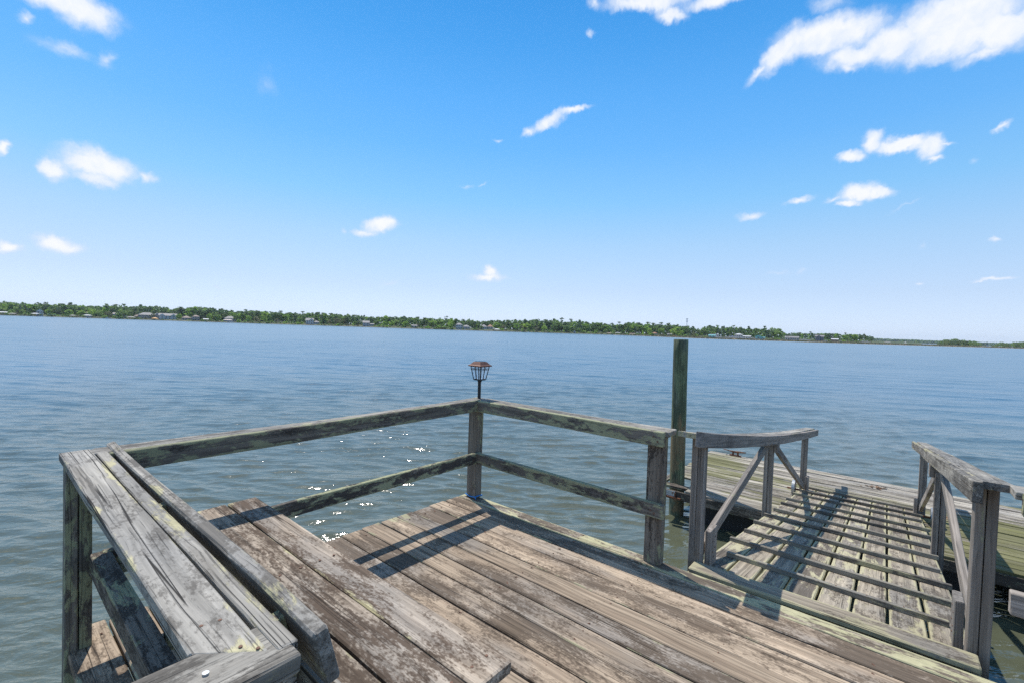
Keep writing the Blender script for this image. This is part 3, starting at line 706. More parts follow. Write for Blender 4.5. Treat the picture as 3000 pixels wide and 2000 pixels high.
#FAR
# ================================================================== FAR SHORE
def at(x, D):
    """Point on the water plane in the direction of photo column x, D metres ahead of the camera."""
    y = 965 + 0.0323 * (x - 1500)
    d = CF + CR * ((x - 1500) / 1333.3) - CU * ((y - 1000) / 1333.3)
    f = d.dot(FH); r = d.dot(RH) / f
    p = Vector((CAM.x, CAM.y, 0)) + FH * D + RH * (r * D)
    return Vector((p.x, p.y, WATER_Z))
def lerp_tab(tab, x):
    if x <= tab[0][0]: return tab[0][1]
    for (a, va), (b_, vb) in zip(tab, tab[1:]):
        if x <= b_: return va + (vb - va) * (x - a) / (b_ - a)
    return tab[-1][1]
SHORE = [(-1500, 560), (-400, 566), (0, 569), (600, 592), (1097, 588), (1200, 560), (1500, 600), (1800, 640), (2000, 650), (2300, 650), (2560, 660), (2700, 700)]
MARSH = [(1780, 646), (1850, 600), (2000, 490), (2100, 455), (2400, 462), (3000, 561), (3700, 700), (4600, 900)]
HZ = lambda x: 965 + 0.0323 * (x - 1500)
def shore(x): return lerp_tab(SHORE, x)
def px_h(x, ytop, D): return (HZ(x) - ytop) * D / 1333.3 + CAM.z      # world z of a point seen at photo row ytop

M_GRASS = plain('shore_grass', (0.06, 0.08, 0.028), 0.9, 0, 0.5, 0.08)
M_MUD = plain('shore_mud', (0.12, 0.105, 0.075), 0.95, 0, 0.35, 0.2)
M_REED = plain('marsh_reed', (0.30, 0.25, 0.165), 0.9, 0, 0.35, 0.15)
M_REEDG = plain('green_reed', (0.14, 0.16, 0.06), 0.9, 0, 0.3, 0.3)
def leaf_mat(name, a, b_):
    mt, n, b = new_mat(name)
    oi = n.node('ShaderNodeObjectInfo'); g = n.node('ShaderNodeNewGeometry')
    v = n.noise(g.outputs['Position'], 0.55, 3, 0.6)
    k = n.math('ADD', n.math('MULTIPLY', v, 0.6), n.math('MULTIPLY', oi.outputs['Random'], 0.6))
    n.put(b.inputs['Base Color'], n.mix(n.ramp(k, 0.3, 0.95, smooth=False), a, b_))
    b.inputs['Roughness'].default_value = 0.7; b.inputs['Specular IOR Level'].default_value = 0.2
    tr = n.node('ShaderNodeBsdfTranslucent'); n.l.new(b.inputs['Base Color'].links[0].from_socket, tr.inputs['Color'])
    ad = n.node('ShaderNodeAddShader'); n.l.new(b.outputs[0], ad.inputs[0]); n.l.new(tr.outputs[0], ad.inputs[1])
    out = [q for q in n.n if q.type == 'OUTPUT_MATERIAL'][0]; n.l.new(ad.outputs[0], out.inputs[0])
    return mt
M_PINE = leaf_mat('pine_needles', (0.060, 0.095, 0.045), (0.105, 0.14, 0.062))  # needle colour lightened in place of thicker haze over the far wood
M_OAK = leaf_mat('oak_leaves', (0.078, 0.125, 0.040), (0.13, 0.19, 0.056))
M_SPRING = leaf_mat('spring_leaves', (0.125, 0.20, 0.038), (0.19, 0.265, 0.055))
M_OLIVE = leaf_mat('olive_leaves', (0.075, 0.085, 0.045), (0.125, 0.13, 0.07))
M_BARK = plain('tree_bark', (0.10, 0.085, 0.07), 0.9)

def land():
    xs = list(range(-1500, 2701, 30)); offs = [-3, 0, 1.5, 6, 14, 40, 110, 260, 420]; hts = [-1.2, -0.1, 0.45, 0.8, 1.6, 2.6, 3.4, 4.0, 4.0]
    v, f = [], []
    for i, x in enumerate(xs):
        D0 = shore(x) + 2.0 * math.sin(x * .021) + 1.2 * math.sin(x * .067 + 1)
        for o_, h in zip(offs, hts):
            p = at(x, D0 + o_); p.z += h + (random.uniform(-.15, .15) if h > 0 else 0); v.append(p)
    n = len(offs)
    for i in range(len(xs) - 1):
        for k in range(n - 1): f.append((i * n + k, i * n + n + k, i * n + n + k + 1, i * n + k + 1))
    me = mesh_from(v, f, [M_MUD, M_GRASS], [0 if k < 2 else 1 for i in range(len(xs) - 1) for k in range(n - 1)])
    o = link('ground', me); o['kind'] = 'structure'
land()
def marsh():
    xs = list(range(1780, 4601, 25)); v, f = [], []
    def back(x): return lerp_tab([(1780, 660), (2560, 668), (2620, 900), (3000, 1000), (4600, 1200)], x)
    fr = [0, 0.012, 0.03, 0.08, 0.2, 0.45, 1.0]; hts = [-.8, 0.25, 0.5, 0.6, 0.6, 0.65, 0.7]
    for x in xs:
        D0 = lerp_tab(MARSH, x) + 2.5 * math.sin(x * .031) + 1.5 * math.sin(x * .11); D1 = max(back(x), D0 + 4)
        for a, h in zip(fr, hts):
            p = at(x, D0 + (D1 - D0) * a); p.z += h; v.append(p)
    n = len(fr)
    for i in range(len(xs) - 1):
        for k in range(n - 1): f.append((i * n + k, i * n + n + k, i * n + n + k + 1, i * n + k + 1))
    o = link('marsh', mesh_from(v, f, M_REED)); o['kind'] = 'structure'
    # reed tufts: thin crossed blades
    v, f, mi = [], [], []
    for k in range(11000):
        x = random.uniform(1790, 3300); D0 = lerp_tab(MARSH, x) + 2.5 * math.sin(x * .031); D1 = max(back(x), D0 + 4)
        s = random.random() ** 2.0; p = at(x, D0 + 1 + (D1 - D0 - 1) * s); p.z += 0.35
        h = random.uniform(.5, 1.15); w = random.uniform(.5, 1.3); a = random.uniform(0, 3.14)
        d = Vector((math.cos(a), math.sin(a), 0)) * w; i = len(v)
        v += [p - d, p + d, p + d * .5 + Vector((0, 0, h)), p - d * .6 + Vector((0, 0, h * random.uniform(.7, 1)))]
        f.append((i, i + 1, i + 2, i + 3)); mi.append(1 if s < .004 or random.random() < .06 else 0)
    o = link('marsh_grass', mesh_from(v, f, [M_REED, M_REEDG], mi)); o['kind'] = 'stuff'
marsh()

def clump(v, f, c, r, n, s, flat=0.7):
    for _ in range(n):
        d = Vector((random.gauss(0, 1), random.gauss(0, 1), random.gauss(0, 1))).normalized() * r * random.uniform(.45, 1)
        p = c + Vector((d.x, d.y, d.z * flat))
        nrm = (d + Vector((random.uniform(-1, 1), random.uniform(-1, 1), random.uniform(-.8, 1))) * r * .9).normalized()
        a = nrm.orthogonal().normalized() * s * random.uniform(.6, 1.2); b_ = nrm.cross(a).normalized() * s * random.uniform(.6, 1.2)
        i = len(v); v += [p - a, p - b_ * .8, p + a * .9, p + b_]; f.append((i, i + 1, i + 2, i + 3))
def limbs(v, f, p0, p1, r0, r1, seg=5):
    d = (p1 - p0).normalized(); a = d.orthogonal().normalized(); b_ = d.cross(a); i = len(v)
    for (p, r) in ((p0, r0), (p1, r1)):
        for k in range(seg): v.append(p + (a * math.cos(6.283 * k / seg) + b_ * math.sin(6.283 * k / seg)) * r)
    for k in range(seg): f.append((i + k, i + (k + 1) % seg, i + seg + (k + 1) % seg, i + seg + k))
def tree_meshes(kind):
    """Unit-height tree: (trunk mesh, crown mesh)."""
    v, f, tv, tf = [], [], [], []
    top = Vector((random.uniform(-.03, .03), random.uniform(-.03, .03), .93))
    mid = Vector((random.uniform(-.02, .02), random.uniform(-.02, .02), .5))
    limbs(tv, tf, Vector((0, 0, -.06)), mid, .016, .011); limbs(tv, tf, mid, top, .011, .004)
    if kind == 'pine':
        lo = random.uniform(.42, .62)
        for k in range(random.randint(15, 22)):
            z = lo + (1 - lo) * (k / 20) ** .8 * random.uniform(.9, 1.05); z = min(z, .99)
            spread = .17 * (1 - ((z - lo) / (1.05 - lo)) ** 2.2) + .035
            an = random.uniform(0, 6.28); rr = spread * random.uniform(.3, 1.15)
            c = Vector((math.cos(an) * rr, math.sin(an) * rr, z)); limbs(tv, tf, Vector((mid.x, mid.y, z - .04)), c, .004, .002, 3)
            clump(v, f, c, random.uniform(.055, .10), 16, .040, .55)
    elif kind == 'umbrella':
        for k in range(random.randint(9, 14)):
            z = random.choice([random.uniform(.86, .98), random.uniform(.88, .98), random.uniform(.66, .8)])
            an = random.uniform(0, 6.28); rr = random.uniform(.02, .20) * (1.0 if z > .84 else .7)
            c = Vector((math.cos(an) * rr, math.sin(an) * rr, z)); limbs(tv, tf, Vector((mid.x, mid.y, z - .09)), c, .005, .002, 3)
            clump(v, f, c, random.uniform(.045, .08), 16, .032, .45)
    else:
        n = 26 if kind != 'shrub' else 16; zc = .56 if kind != 'shrub' else .5
        for k in range(n):
            d = Vector((random.gauss(0, 1), random.gauss(0, 1), random.gauss(0, 1))).normalized() * random.uniform(.4, 1) ** .6
            c = Vector((d.x * .36, d.y * .36, zc + d.z * .36)); c.z = max(c.z, .14)
            limbs(tv, tf, Vector((mid.x, mid.y, max(.15, c.z - .25))), c, .006, .002, 3)
            clump(v, f, c, random.uniform(.10, .16), 18, .060, .8)
    mt = {'pine': M_PINE, 'umbrella': M_PINE, 'oak': M_OAK, 'spring': M_SPRING, 'shrub': M_OLIVE}[kind]
    return mesh_from(tv, tf, M_BARK), mesh_from(v, f, mt)
KINDS = {k: [tree_meshes(k) for _ in range(n)] for k, n in (('pine', 6), ('umbrella', 5), ('oak', 6), ('spring', 4), ('shrub', 4))}
TOPS = [(-400, 872), (0, 882), (60, 886), (165, 889), (230, 890), (300, 895), (330, 891), (380, 896), (430, 895), (465, 893), (500, 904), (530, 899), (590, 897), (640, 902), (700, 911), (720, 908), (760, 907), (790, 911), (860, 915), (930, 912), (965, 916), (1040, 921), (1080, 926), (1120, 924), (1200, 927), (1280, 931), (1315, 929), (1350, 936), (1375, 934), (1400, 939), (1450, 936), (1500, 935), (1575, 933), (1640, 935), (1710, 938), (1800, 948), (1850, 942), (1870, 942), (1895, 945), (1945, 948), (1990, 949), (2020, 955), (2050, 963), (2070, 952), (2120, 956), (2180, 956), (2230, 958), (2280, 961), (2300, 974), (2350, 973), (2400, 975), (2440, 974), (2480, 977), (2520, 976), (2548, 982), (2560, 988)]
def ground_z(off): return WATER_Z + lerp_tab([(0, 0), (6, .8), (14, 1.6), (40, 2.6), (110, 3.4), (260, 4.0)], off)
TREE_LABEL = {
 'pine': ('dark ragged pine', 'pines in the far shore wood'),
 'umbrella': ('bare-stemmed flat-topped pine', 'flat-crowned pines on the far skyline'),
 'oak': ('rounded mid green tree', 'mid green broadleaf trees on the far shore'),
 'spring': ('bright yellow green tree', 'bright green trees on the far shore'),
 'shrub': ('low grey green tree', 'low olive trees at the far waterline')}
MARKS = [(0, 'the left edge of the photo'), (117, 'the narrow white house'), (254, 'the pale beige house'), (366, 'the white house with tall narrow front'), (454, 'the orange umbrella'), (560, 'the brown roofed houses'),
 (668, 'the pinkish roofed boathouse'), (790, 'the wood before the dormered house'), (910, 'the white dormered house'), (1077, 'the house with the white sunroom'), (1213, 'the small beige cottage'), (1355, 'the white waterfront house with hipped wing'), (1436, 'the orange brown roofed house'),
 (1560, 'the tiny white boat on the central bank'), (1683, 'the tiny white gabled shed'), (1810, 'the small grey pier near the mooring pile'), (1917, 'the red brown roofed house'), (2011, 'the cell tower'), (2090, 'the teal boathouse'), (2164, 'the marina building'), (2222, 'the teal marina shed'), (2320, 'the long low grey house'), (2401, 'the dark blue house'), (2446, 'the white roofed boat shed'), (2540, 'the moored sailboats')]
def label_trees():
    cells = {}
    for r, kind, x, off, h in TREES:
        mx, mn = min(MARKS, key=lambda q: abs(q[0] - x)); d = x - mx
        side = 'behind' if abs(d) < 14 else ('left of' if d < 0 else 'right of')
        if abs(d) < 14 and off < 23: side = 'beside'
        cells.setdefault((kind, side, mn), []).append((h, r))
    for (kind, side, mn), lst in cells.items():
        lst.sort(key=lambda q: -q[0]); n_ = len(lst)
        names = [''] if n_ == 1 else ['taller ', 'shorter '] if n_ == 2 else ['tallest ', 'middle-height ', 'shortest '] if n_ == 3 else ['tallest '] + ['%s-tallest ' % q for q in ('second', 'third', 'fourth', 'fifth', 'sixth')[:n_ - 2]] + ['shortest ']
        names += [''] * (n_ - len(names))
        for (h, r), w in zip(lst, names): r['label'] = '%s%s %s %s' % (w, TREE_LABEL[kind][0], side, mn)
TREES = []
def plant(kind, x, D, h, widen=1.0, z=None):
    tm, cm = random.choice(KINDS[kind]); p = at(x, D)
    p.z = ground_z(D - shore(x)) - .1 if z is None else z
    nm = {'pine': 'pine_tree', 'umbrella': 'pine_tree', 'oak': 'broadleaf_tree', 'spring': 'broadleaf_tree', 'shrub': 'small_tree'}[kind]
    r = thing(nm, p, TREE_LABEL[kind][0], 'tree', TREE_LABEL[kind][1])
    TREES.append((r, kind, x, D - shore(x), h))
    r.rotation_euler = (0, 0, random.uniform(0, 6.28)); r.scale = (h * widen, h * widen, h)
    for n_, me in (('trunk', tm), ('crown', cm)):
        o = bpy.data.objects.new(n_, me); C.objects.link(o); o.parent = r
    return r
HOUSE_X = [(98, 126, 14), (405, 520, 20), (535, 582, 14), (655, 690, 18), (893, 932, 14), (1060, 1094, 14), (1333, 1378, 16), (1408, 1444, 20), (1678, 1690, 8), (2070, 2260, 30), (2300, 2416, 30), (2434, 2458, 12)]
def hidden_house(x, D):
    return any(a - 5 < x < b_ + 5 and D - shore(x) < off + 26 for a, b_, off in HOUSE_X)
def top_z(x, D): return px_h(x, lerp_tab(TOPS, x), D)
# skyline and body of the wood: single trees
x = -60.0
while x < 2560:
    D = shore(x) + random.uniform(40, 75); b_ = ground_z(D - shore(x)); k = random.choices(['pine', 'umbrella', 'oak'], [.62, .2, .18])[0]
    h = (top_z(x, D) - b_) * (random.uniform(.93, 1.06) if k != 'umbrella' else random.uniform(1.03, 1.14))
    if h > 4: plant(k, x, D, h, random.uniform(.95, 1.35) if k != 'umbrella' else random.uniform(.9, 1.1))
    x += random.uniform(18, 30)
x = -60.0
while x < 2555:
    D = shore(x) + random.uniform(24, 42); b_ = ground_z(D - shore(x)); k = random.choices(['pine', 'oak', 'spring'], [.42, .38, .2])[0]
    h = (top_z(x, D) - b_) * random.uniform(.68, .93)
    if h > 3 and not hidden_house(x, D): plant(k, x, D, h, random.uniform(1.05, 1.4))
    x += random.uniform(20, 34)
x = -60.0
while x < 2552:
    D = shore(x) + random.uniform(9, 22); b_ = ground_z(D - shore(x)); k = random.choices(['oak', 'spring', 'shrub', 'pine'], [.4, .26, .22, .12])[0]
    h = (top_z(x, D) - b_) * random.uniform(.38, .70)
    if h > 2 and (not hidden_house(x, D) or random.random() < .18): plant(k, x, D, h, random.uniform(1.0, 1.35))
    x += random.uniform(22, 38)
# wooded islands in the marsh, then the far-off wood masses
def mass(name, spots, label, mats, n_cl, quads, s):
    v, f, mi = [], [], []
    for (p, h, w) in spots:
        mk = random.choices(range(len(mats)), [.5, .35, .15][:len(mats)])[0]
        for k in range(n_cl):
            z = random.uniform(.03, 1) ** .85; rr = w * (1 - max(0, z - .55) ** 1.6 * 1.6) * random.uniform(.2, 1); an = random.uniform(0, 6.28)
            n0 = len(f); clump(v, f, p + Vector((math.cos(an) * rr, math.sin(an) * rr, z * h * .94)), w * .34, quads, s * w, .75); mi += [mk] * (len(f) - n0)
    o = link(name, mesh_from(v, f, mats, mi)); o['kind'] = 'stuff'; tag(o, label, 'wood'); return o
sp = []
for k in range(1150):
    x = -420 + 2978 * (k + random.random()) / 1150; D = shore(x) + random.choice([30, 42, 55, 75, 105]) + random.uniform(-6, 8); p = at(x, D); p.z = ground_z(D - shore(x)); h = (top_z(x, D) - p.z) * random.uniform(.72, .95)
    if h > 3: sp.append((p, h, min(7, h * random.uniform(.28, .42))))
mass('wood', sp, 'continuous dark green wood behind the shoreline trees of the far bank', [M_PINE, M_OAK, M_SPRING], 13, 8, .26)
sp = []
for k in range(430):
    x = random.uniform(-60, 2550); off = random.uniform(2.5, 9)
    if hidden_house(x, shore(x)) and random.random() < .6: continue
    p = at(x, shore(x) + off); p.z = ground_z(off); h = random.uniform(1.2, 3.6) * (.6 if hidden_house(x, shore(x)) else 1); sp.append((p, h, h * random.uniform(.6, 1.1)))
mass('shore_brush', sp, 'low green brush fringing the far waterline', [M_OAK, M_SPRING, M_OLIVE], 7, 9, .25)['category'] = 'brush'
for (xa, xb, tab, D0, n, lab) in ((2742, 2886, [(2742, 1003), (2765, 995), (2790, 992), (2830, 997), (2860, 999), (2886, 1008)], 840, 120, 'dark wooded island standing in the marsh at right'),
                                  (2905, 3060, [(2905, 1011), (2925, 1006), (2930, 999), (2945, 1004), (3000, 1000), (3060, 999)], 800, 110, 'wooded point at the far right edge of the marsh')):
    sp = []
    for k in range(n):
        x = random.uniform(xa, xb); D = D0 + random.uniform(-25, 40); p = at(x, D); p.z += .7; h = (px_h(x, lerp_tab(tab, x), D) - p.z) * random.uniform(.75, 1.05)
        if h > 1: sp.append((p, h, max(1.5, h * random.uniform(.28, .4))))
    mass('island_wood', sp, lab, [M_PINE, M_OAK], 14, 9, .22)
sp = []
for k in range(700):
    x = random.uniform(2540, 3200); D = random.uniform(2500, 3000); p = at(x, D)
    yt = lerp_tab([(2540, 988), (2580, 992), (2640, 994), (2700, 996), (2760, 999), (2900, 1003), (3000, 1007), (3200, 1013)], x)
    h = (px_h(x, yt, D) - p.z) * random.uniform(.8, 1.03); sp.append((p, h, 11))
mass('distant_wood', sp, 'hazy blue wood on the horizon beyond the marsh', [M_PINE, M_OAK], 8, 8, .35)
pts = [at(x, d) for x, d in ((2500, 2350), (3400, 2350), (3400, 3200), (2500, 3200))]
gv = [Vector((p.x, p.y, WATER_Z + z)) for p, z in zip(pts, (.2, .2, 2, 2))]
o = link('ground', mesh_from(gv, [(0, 1, 2, 3)], M_GRASS)); o['kind'] = 'structure'

# ------------------------------------------------------------------ houses on the far bank
def paint(name, c): return plain(name, c, 0.7, 0, 0.06, 1.5)
WHITE = paint('white_siding', (0.50, 0.51, 0.51)); TAN = paint('tan_siding', (0.34, 0.29, 0.24)); BLUEG = paint('pale_blue_siding', (0.42, 0.48, 0.50)); BEIGE = paint('beige_siding', (0.50, 0.44, 0.34))
GREYS = paint('grey_siding', (0.34, 0.36, 0.38)); NAVY = paint('dark_blue_siding', (0.06, 0.085, 0.13)); TEAL = paint('teal_metal', (0.14, 0.38, 0.40)); RGREY = paint('grey_shingle', (0.22, 0.21, 0.21)); RBROWN = paint('brown_shingle', (0.20, 0.145, 0.12))
RORANGE = paint('orange_brown_shingle', (0.32, 0.16, 0.09)); RWHITE = paint('white_metal_roof', (0.52, 0.53, 0.54)); WIN = plain('window_pane_dark', (0.05, 0.065, 0.08), 0.15); TIMB = paint('pier_timber', (0.17, 0.15, 0.125)); ORANGE = paint('orange_canvas', (0.62, 0.33, 0.12)); RED = paint('red_paint', (0.45, 0.06, 0.04))
WINBASE = None
def facing(x): 
    d = at(x, 100) - at(x, 50); return math.atan2(d.y, d.x) - math.pi / 2          # local +Y points away from the viewer
def local_m(x, D, z): return Matrix.Translation(Vector((at(x, D).x, at(x, D).y, z))) @ Matrix.Rotation(facing(x), 4, 'Z')
def roof_mesh(w, d, h, kind, over=.5):
    w2, d2 = w / 2 + over, d / 2 + over
    if kind == 'gable_front': r = [(0, -d2, h), (0, d2, h)]; vs = [(-w2, -d2, 0), (w2, -d2, 0), (w2, d2, 0), (-w2, d2, 0)] + r; fs = [(0, 4, 5, 3), (1, 2, 5, 4), (0, 1, 4), (2, 3, 5), (0, 3, 2, 1)]
    elif kind == 'gable': vs = [(-w2, -d2, 0), (w2, -d2, 0), (w2, d2, 0), (-w2, d2, 0), (-w2, 0, h), (w2, 0, h)]; fs = [(0, 1, 5, 4), (2, 3, 4, 5), (0, 4, 3), (1, 2, 5), (0, 3, 2, 1)]
    elif kind == 'flat': vs = [(-w2, -d2, 0), (w2, -d2, 0), (w2, d2, 0), (-w2, d2, 0), (-w2, -d2, h), (w2, -d2, h), (w2, d2, h), (-w2, d2, h)]; fs = [(0, 1, 5, 4), (1, 2, 6, 5), (2, 3, 7, 6), (3, 0, 4, 7), (4, 5, 6, 7), (0, 3, 2, 1)]
    else: i_ = min(w2, d2); vs = [(-w2, -d2, 0), (w2, -d2, 0), (w2, d2, 0), (-w2, d2, 0), (-max(w2 - i_, .05), 0, h), (max(w2 - i_, .05), 0, h)]; fs = [(0, 1, 5, 4), (2, 3, 4, 5), (0, 4, 3), (1, 2, 5), (0, 3, 2, 1)]
    return vs, fs
def unit_box(w, d, h, z0=0, x0=0, y0=0):
    vs = [(x0 + a * w / 2, y0 + b_ * d / 2, z0 + c * h) for c in (0, 1) for a, b_ in ((-1, -1), (1, -1), (1, 1), (-1, 1))]
    return vs, [(0, 1, 5, 4), (1, 2, 6, 5), (2, 3, 7, 6), (3, 0, 4, 7), (4, 5, 6, 7), (0, 3, 2, 1)]
def house(x, off, label, blocks, cat='house', name='house', base=None, rot=0.0):
    """blocks: (x0, y0, w, d, h, roof height, roof kind, wall material, roof material, window columns, floors)"""
    D = shore(x) + off; z = (ground_z(off) if base is None else base) - .15
    M0 = local_m(x, D, z) @ Matrix.Rotation(rot, 4, 'Z')
    r = thing(name, M0.to_translation(), label, cat)
    for (x0, y0, w, d, h, rh, kind, wm, rm, nw, nf) in blocks:
        vs, fs = unit_box(w, d, h + .15); wl = link('wall', mesh_from(vs, fs, wm), r, M0 @ Matrix.Translation((x0, y0, 0)))
        vs, fs = roof_mesh(w, d, rh, kind)
        link('roof', mesh_from(vs, fs, rm), r, M0 @ Matrix.Translation((x0, y0, h + .152)))
        ww = min(1.5, w / max(1, nw) * .55); wh = min(1.7, h / max(1, nf) * .55)
        if nw:
            vs, fs = unit_box(ww, .12, wh); wme = mesh_from(vs, fs, WIN); vs, fs = unit_box(ww + .35, .08, wh + .3, -.15); fme = mesh_from(vs, fs, WHITE)
            for fl in range(nf):
                for k in range(nw):
                    xx = x0 - w / 2 + w * (k + .5) / nw; zz = .15 + h / nf * (fl + .5) - wh / 2
                    fr = link('window', fme, r, M0 @ Matrix.Translation((xx, y0 - d / 2 - .05, zz)))
                    pn = link('pane', wme, fr, M0 @ Matrix.Translation((xx, y0 - d / 2 - .10, zz)))
        if kind == 'gable_front' and rh > 1.2:
            vs, fs = [(-w / 2, 0, 0), (w / 2, 0, 0), (0, 0, rh * w / (w + 1)), (-w / 2, .1, 0), (w / 2, .1, 0), (0, .1, rh * w / (w + 1))], [(0, 1, 2), (5, 4, 3), (0, 3, 4, 1), (1, 4, 5, 2), (2, 5, 3, 0)]
            link('gable', mesh_from(vs, fs, wm), r, M0 @ Matrix.Translation((x0, y0 - d / 2 - .56, h + .17)))
    return r
g1 = 'house'
house(117, 10, 'narrow white house with tall windows under a pointed gable on the left far shore', [(0, 0, 6, 8, 5.6, 2.6, 'gable_front', WHITE, RGREY, 2, 2)])
house(254, 24, 'pale beige house half hidden by trees left of the far shore centre', [(0, 0, 6, 7, 4.6, 2, 'hip', BEIGE, RBROWN, 2, 2)])
house(340, 26, 'small pale blue house among trees left of the big tan house', [(0, 0, 6, 7, 4.2, 2, 'gable', BLUEG, RGREY, 2, 1)])
house(366, 20, 'white house with tall narrow front peeping between trees on the far shore', [(0, 0, 4.5, 7, 5.2, 2, 'gable_front', WHITE, BLUEG, 1, 2)])
house(435, 20, 'large tan house with broad grey hipped roofs behind the orange umbrella', [(-2, 0, 17, 10, 4.6, 3.2, 'hip', TAN, RGREY, 5, 2), (9, -1.5, 6, 8, 5.4, 2.6, 'hip', TAN, RGREY, 2, 2), (-11.5, 1, 6, 8, 2.7, 2, 'hip', TAN, RBROWN, 2, 1)])
house(492, 17, 'pale blue grey house with three gables right of the orange umbrella', [(0, 0, 19, 10, 4.6, 3.0, 'gable', BLUEG, RGREY, 6, 2), (-6, -4, 5, 4, 4.8, 2.2, 'gable_front', BLUEG, RGREY, 1, 2), (6, -4, 5, 4, 4.8, 2.2, 'gable_front', BLUEG, RGREY, 1, 2)])
house(546, 15, 'low brown roofed house with a white chimney wall on the far shore', [(0, 0, 10, 8, 2.7, 2.6, 'hip', TAN, RBROWN, 3, 1), (6.5, 0, 2.2, 5, 4.4, .4, 'flat', WHITE, RGREY, 0, 1)])
house(574, 13, 'brown two storey house with open decks facing the far water', [(0, 0, 8, 7, 5, 1.8, 'hip', TAN, RBROWN, 3, 2)])
house(674, 22, 'grey roofed house screened by trees behind the open boathouse', [(0, 0, 13, 9, 3.6, 3, 'hip', GREYS, RGREY, 3, 1)])
house(910, 12, 'white house with grey dormered roof and porch left of centre on the far shore', [(-1, 0, 9, 8, 4.8, 3.0, 'gable', WHITE, RGREY, 3, 2), (1, -3, 4, 4, 5.2, 2.2, 'gable_front', WHITE, RGREY, 1, 2), (7, 1, 7, 7, 3, 1.8, 'hip', WHITE, RGREY, 3, 1)])
house(1077, 12, 'grey house with a low white sunroom on the far shore', [(-2, 0, 8, 8, 4.2, 2.6, 'gable', GREYS, RGREY, 2, 2), (5, -1, 6, 5, 2.6, .9, 'gable', WHITE, RGREY, 4, 1)])
house(1213, 9, 'small beige cottage at the waterline of the central far shore', [(0, 0, 6.5, 5, 2.6, 1.2, 'gable', BEIGE, RGREY, 2, 1)])
house(1355, 13, 'white two storey waterfront house with a lower hipped wing in the centre', [(-4.4, 0, 8.5, 8, 5.4, 2.4, 'hip', WHITE, RGREY, 3, 2), (4.6, .5, 8.5, 7, 3.2, 2.2, 'hip', WHITE, RGREY, 3, 1)])
house(1417, 22, 'house with wide pale grey roof among trees right of the white house', [(0, 0, 9, 8, 3.4, 3, 'hip', BLUEG, RGREY, 3, 1)])
house(1436, 21, 'house with orange brown roof among trees right of the white house', [(0, 0, 7, 8, 4.0, 3, 'hip', BEIGE, RORANGE, 2, 1)])
house(1683, 6, 'tiny white gabled shed at the foot of the dark trees', [(0, 0, 3, 3, 2.0, 1.4, 'gable_front', WHITE, RGREY, 1, 1)], 'shed', 'shed')
house(1917, 12, 'low house with red brown roof left of the cell tower', [(0, 0, 7, 6, 2.6, 1.8, 'hip', TAN, RORANGE, 2, 1)])
house(1962, 8, 'small grey cabin on the lawn below the cell tower', [(0, 0, 6, 5, 2.4, 1.2, 'gable', GREYS, RGREY, 2, 1)], 'cabin', 'cabin')
MB = WATER_Z + .9
house(2086, -60, 'teal roofed boathouse at the left end of the marina', [(0, 0, 8, 7, 2.6, 1.1, 'gable', TEAL, TEAL, 2, 1)], 'boathouse', 'boathouse', MB)
house(2092, -30, 'long white marina shed with flat roof behind the teal boathouse', [(0, 0, 11, 7, 4.4, .4, 'flat', WHITE, RWHITE, 4, 1)], 'shed', 'shed', MB)
house(2164, -28, 'white roofed marina building with two rows of windows', [(0, 0, 10, 8, 5.0, 1.6, 'hip', WHITE, RWHITE, 4, 2)], 'building', 'marina_building', MB)
house(2188, -45, 'low white boat shed right of the marina building', [(0, 0, 9, 7, 3.0, 1.0, 'gable', WHITE, RWHITE, 3, 1)], 'shed', 'shed', MB)
house(2222, -48, 'teal marina shed with a steep lean-to roof', [(0, 0, 8, 7, 3.4, 1.8, 'gable_front', TEAL, TEAL, 1, 1), (5.5, .5, 4, 6, 2.2, .8, 'gable', TEAL, TEAL, 1, 1)], 'shed', 'shed', MB)
house(2320, -30, 'long low grey house with white trim right of the marina', [(0, 0, 16, 8, 3.4, 1.8, 'gable', GREYS, RGREY, 7, 1), (-5, -3, 5, 4, 3.0, 1.4, 'gable_front', WHITE, RGREY, 2, 1)], base=MB)
house(2401, -10, 'dark blue two storey house with white windows near the point', [(0, 0, 10, 8, 6.0, 2.2, 'gable', NAVY, RGREY, 3, 2), (-1, -3, 4, 4, 6.2, 1.8, 'gable_front', NAVY, RGREY, 1, 2)], base=MB)
house(2446, -6, 'open boat shed with a white metal roof near the end of the point', [(0, 0, 8, 7, 2.8, 1.3, 'gable', TIMB, RWHITE, 0, 1)], 'shed', 'shed', MB)

# ------------------------------------------------------------------ small piers with roofs, boats, masts
def pier(x, ahead, label, roof=RGREY, w=7, roofk='hip', h=2.6, walk=True, D=None):
    D = shore(x) - ahead if D is None else D; M0 = local_m(x, D, WATER_Z)
    r = thing('covered_pier', M0.to_translation(), label, 'pier')
    vs, fs = unit_box(w, 5, .18, .75); link('platform', mesh_from(vs, fs, TIMB), r, M0)
    if walk: vs, fs = unit_box(1.4, ahead + 6, .14, .78, 0, 2.4 + (ahead + 6) / 2); link('walkway', mesh_from(vs, fs, TIMB), r, M0)
    vs, fs = unit_box(.22, .22, h + 2.0, -1.2); pm = mesh_from(vs, fs, TIMB)
    for a in (-1, 1):
        for b_ in (-1, 1): link('post', pm, r, M0 @ Matrix.Translation((a * (w / 2 - .3), b_ * 2.2, 0)))
    vs, fs = roof_mesh(w, 5, .25 if roofk == 'flat' else 1.0, roofk); link('roof', mesh_from(vs, fs, roof), r, M0 @ Matrix.Translation((0, 0, h + .8)))
    return r
pier(4, 14, 'white roofed boat lift cut by the left edge of the photo', RWHITE, 9, 'gable', 2.8)
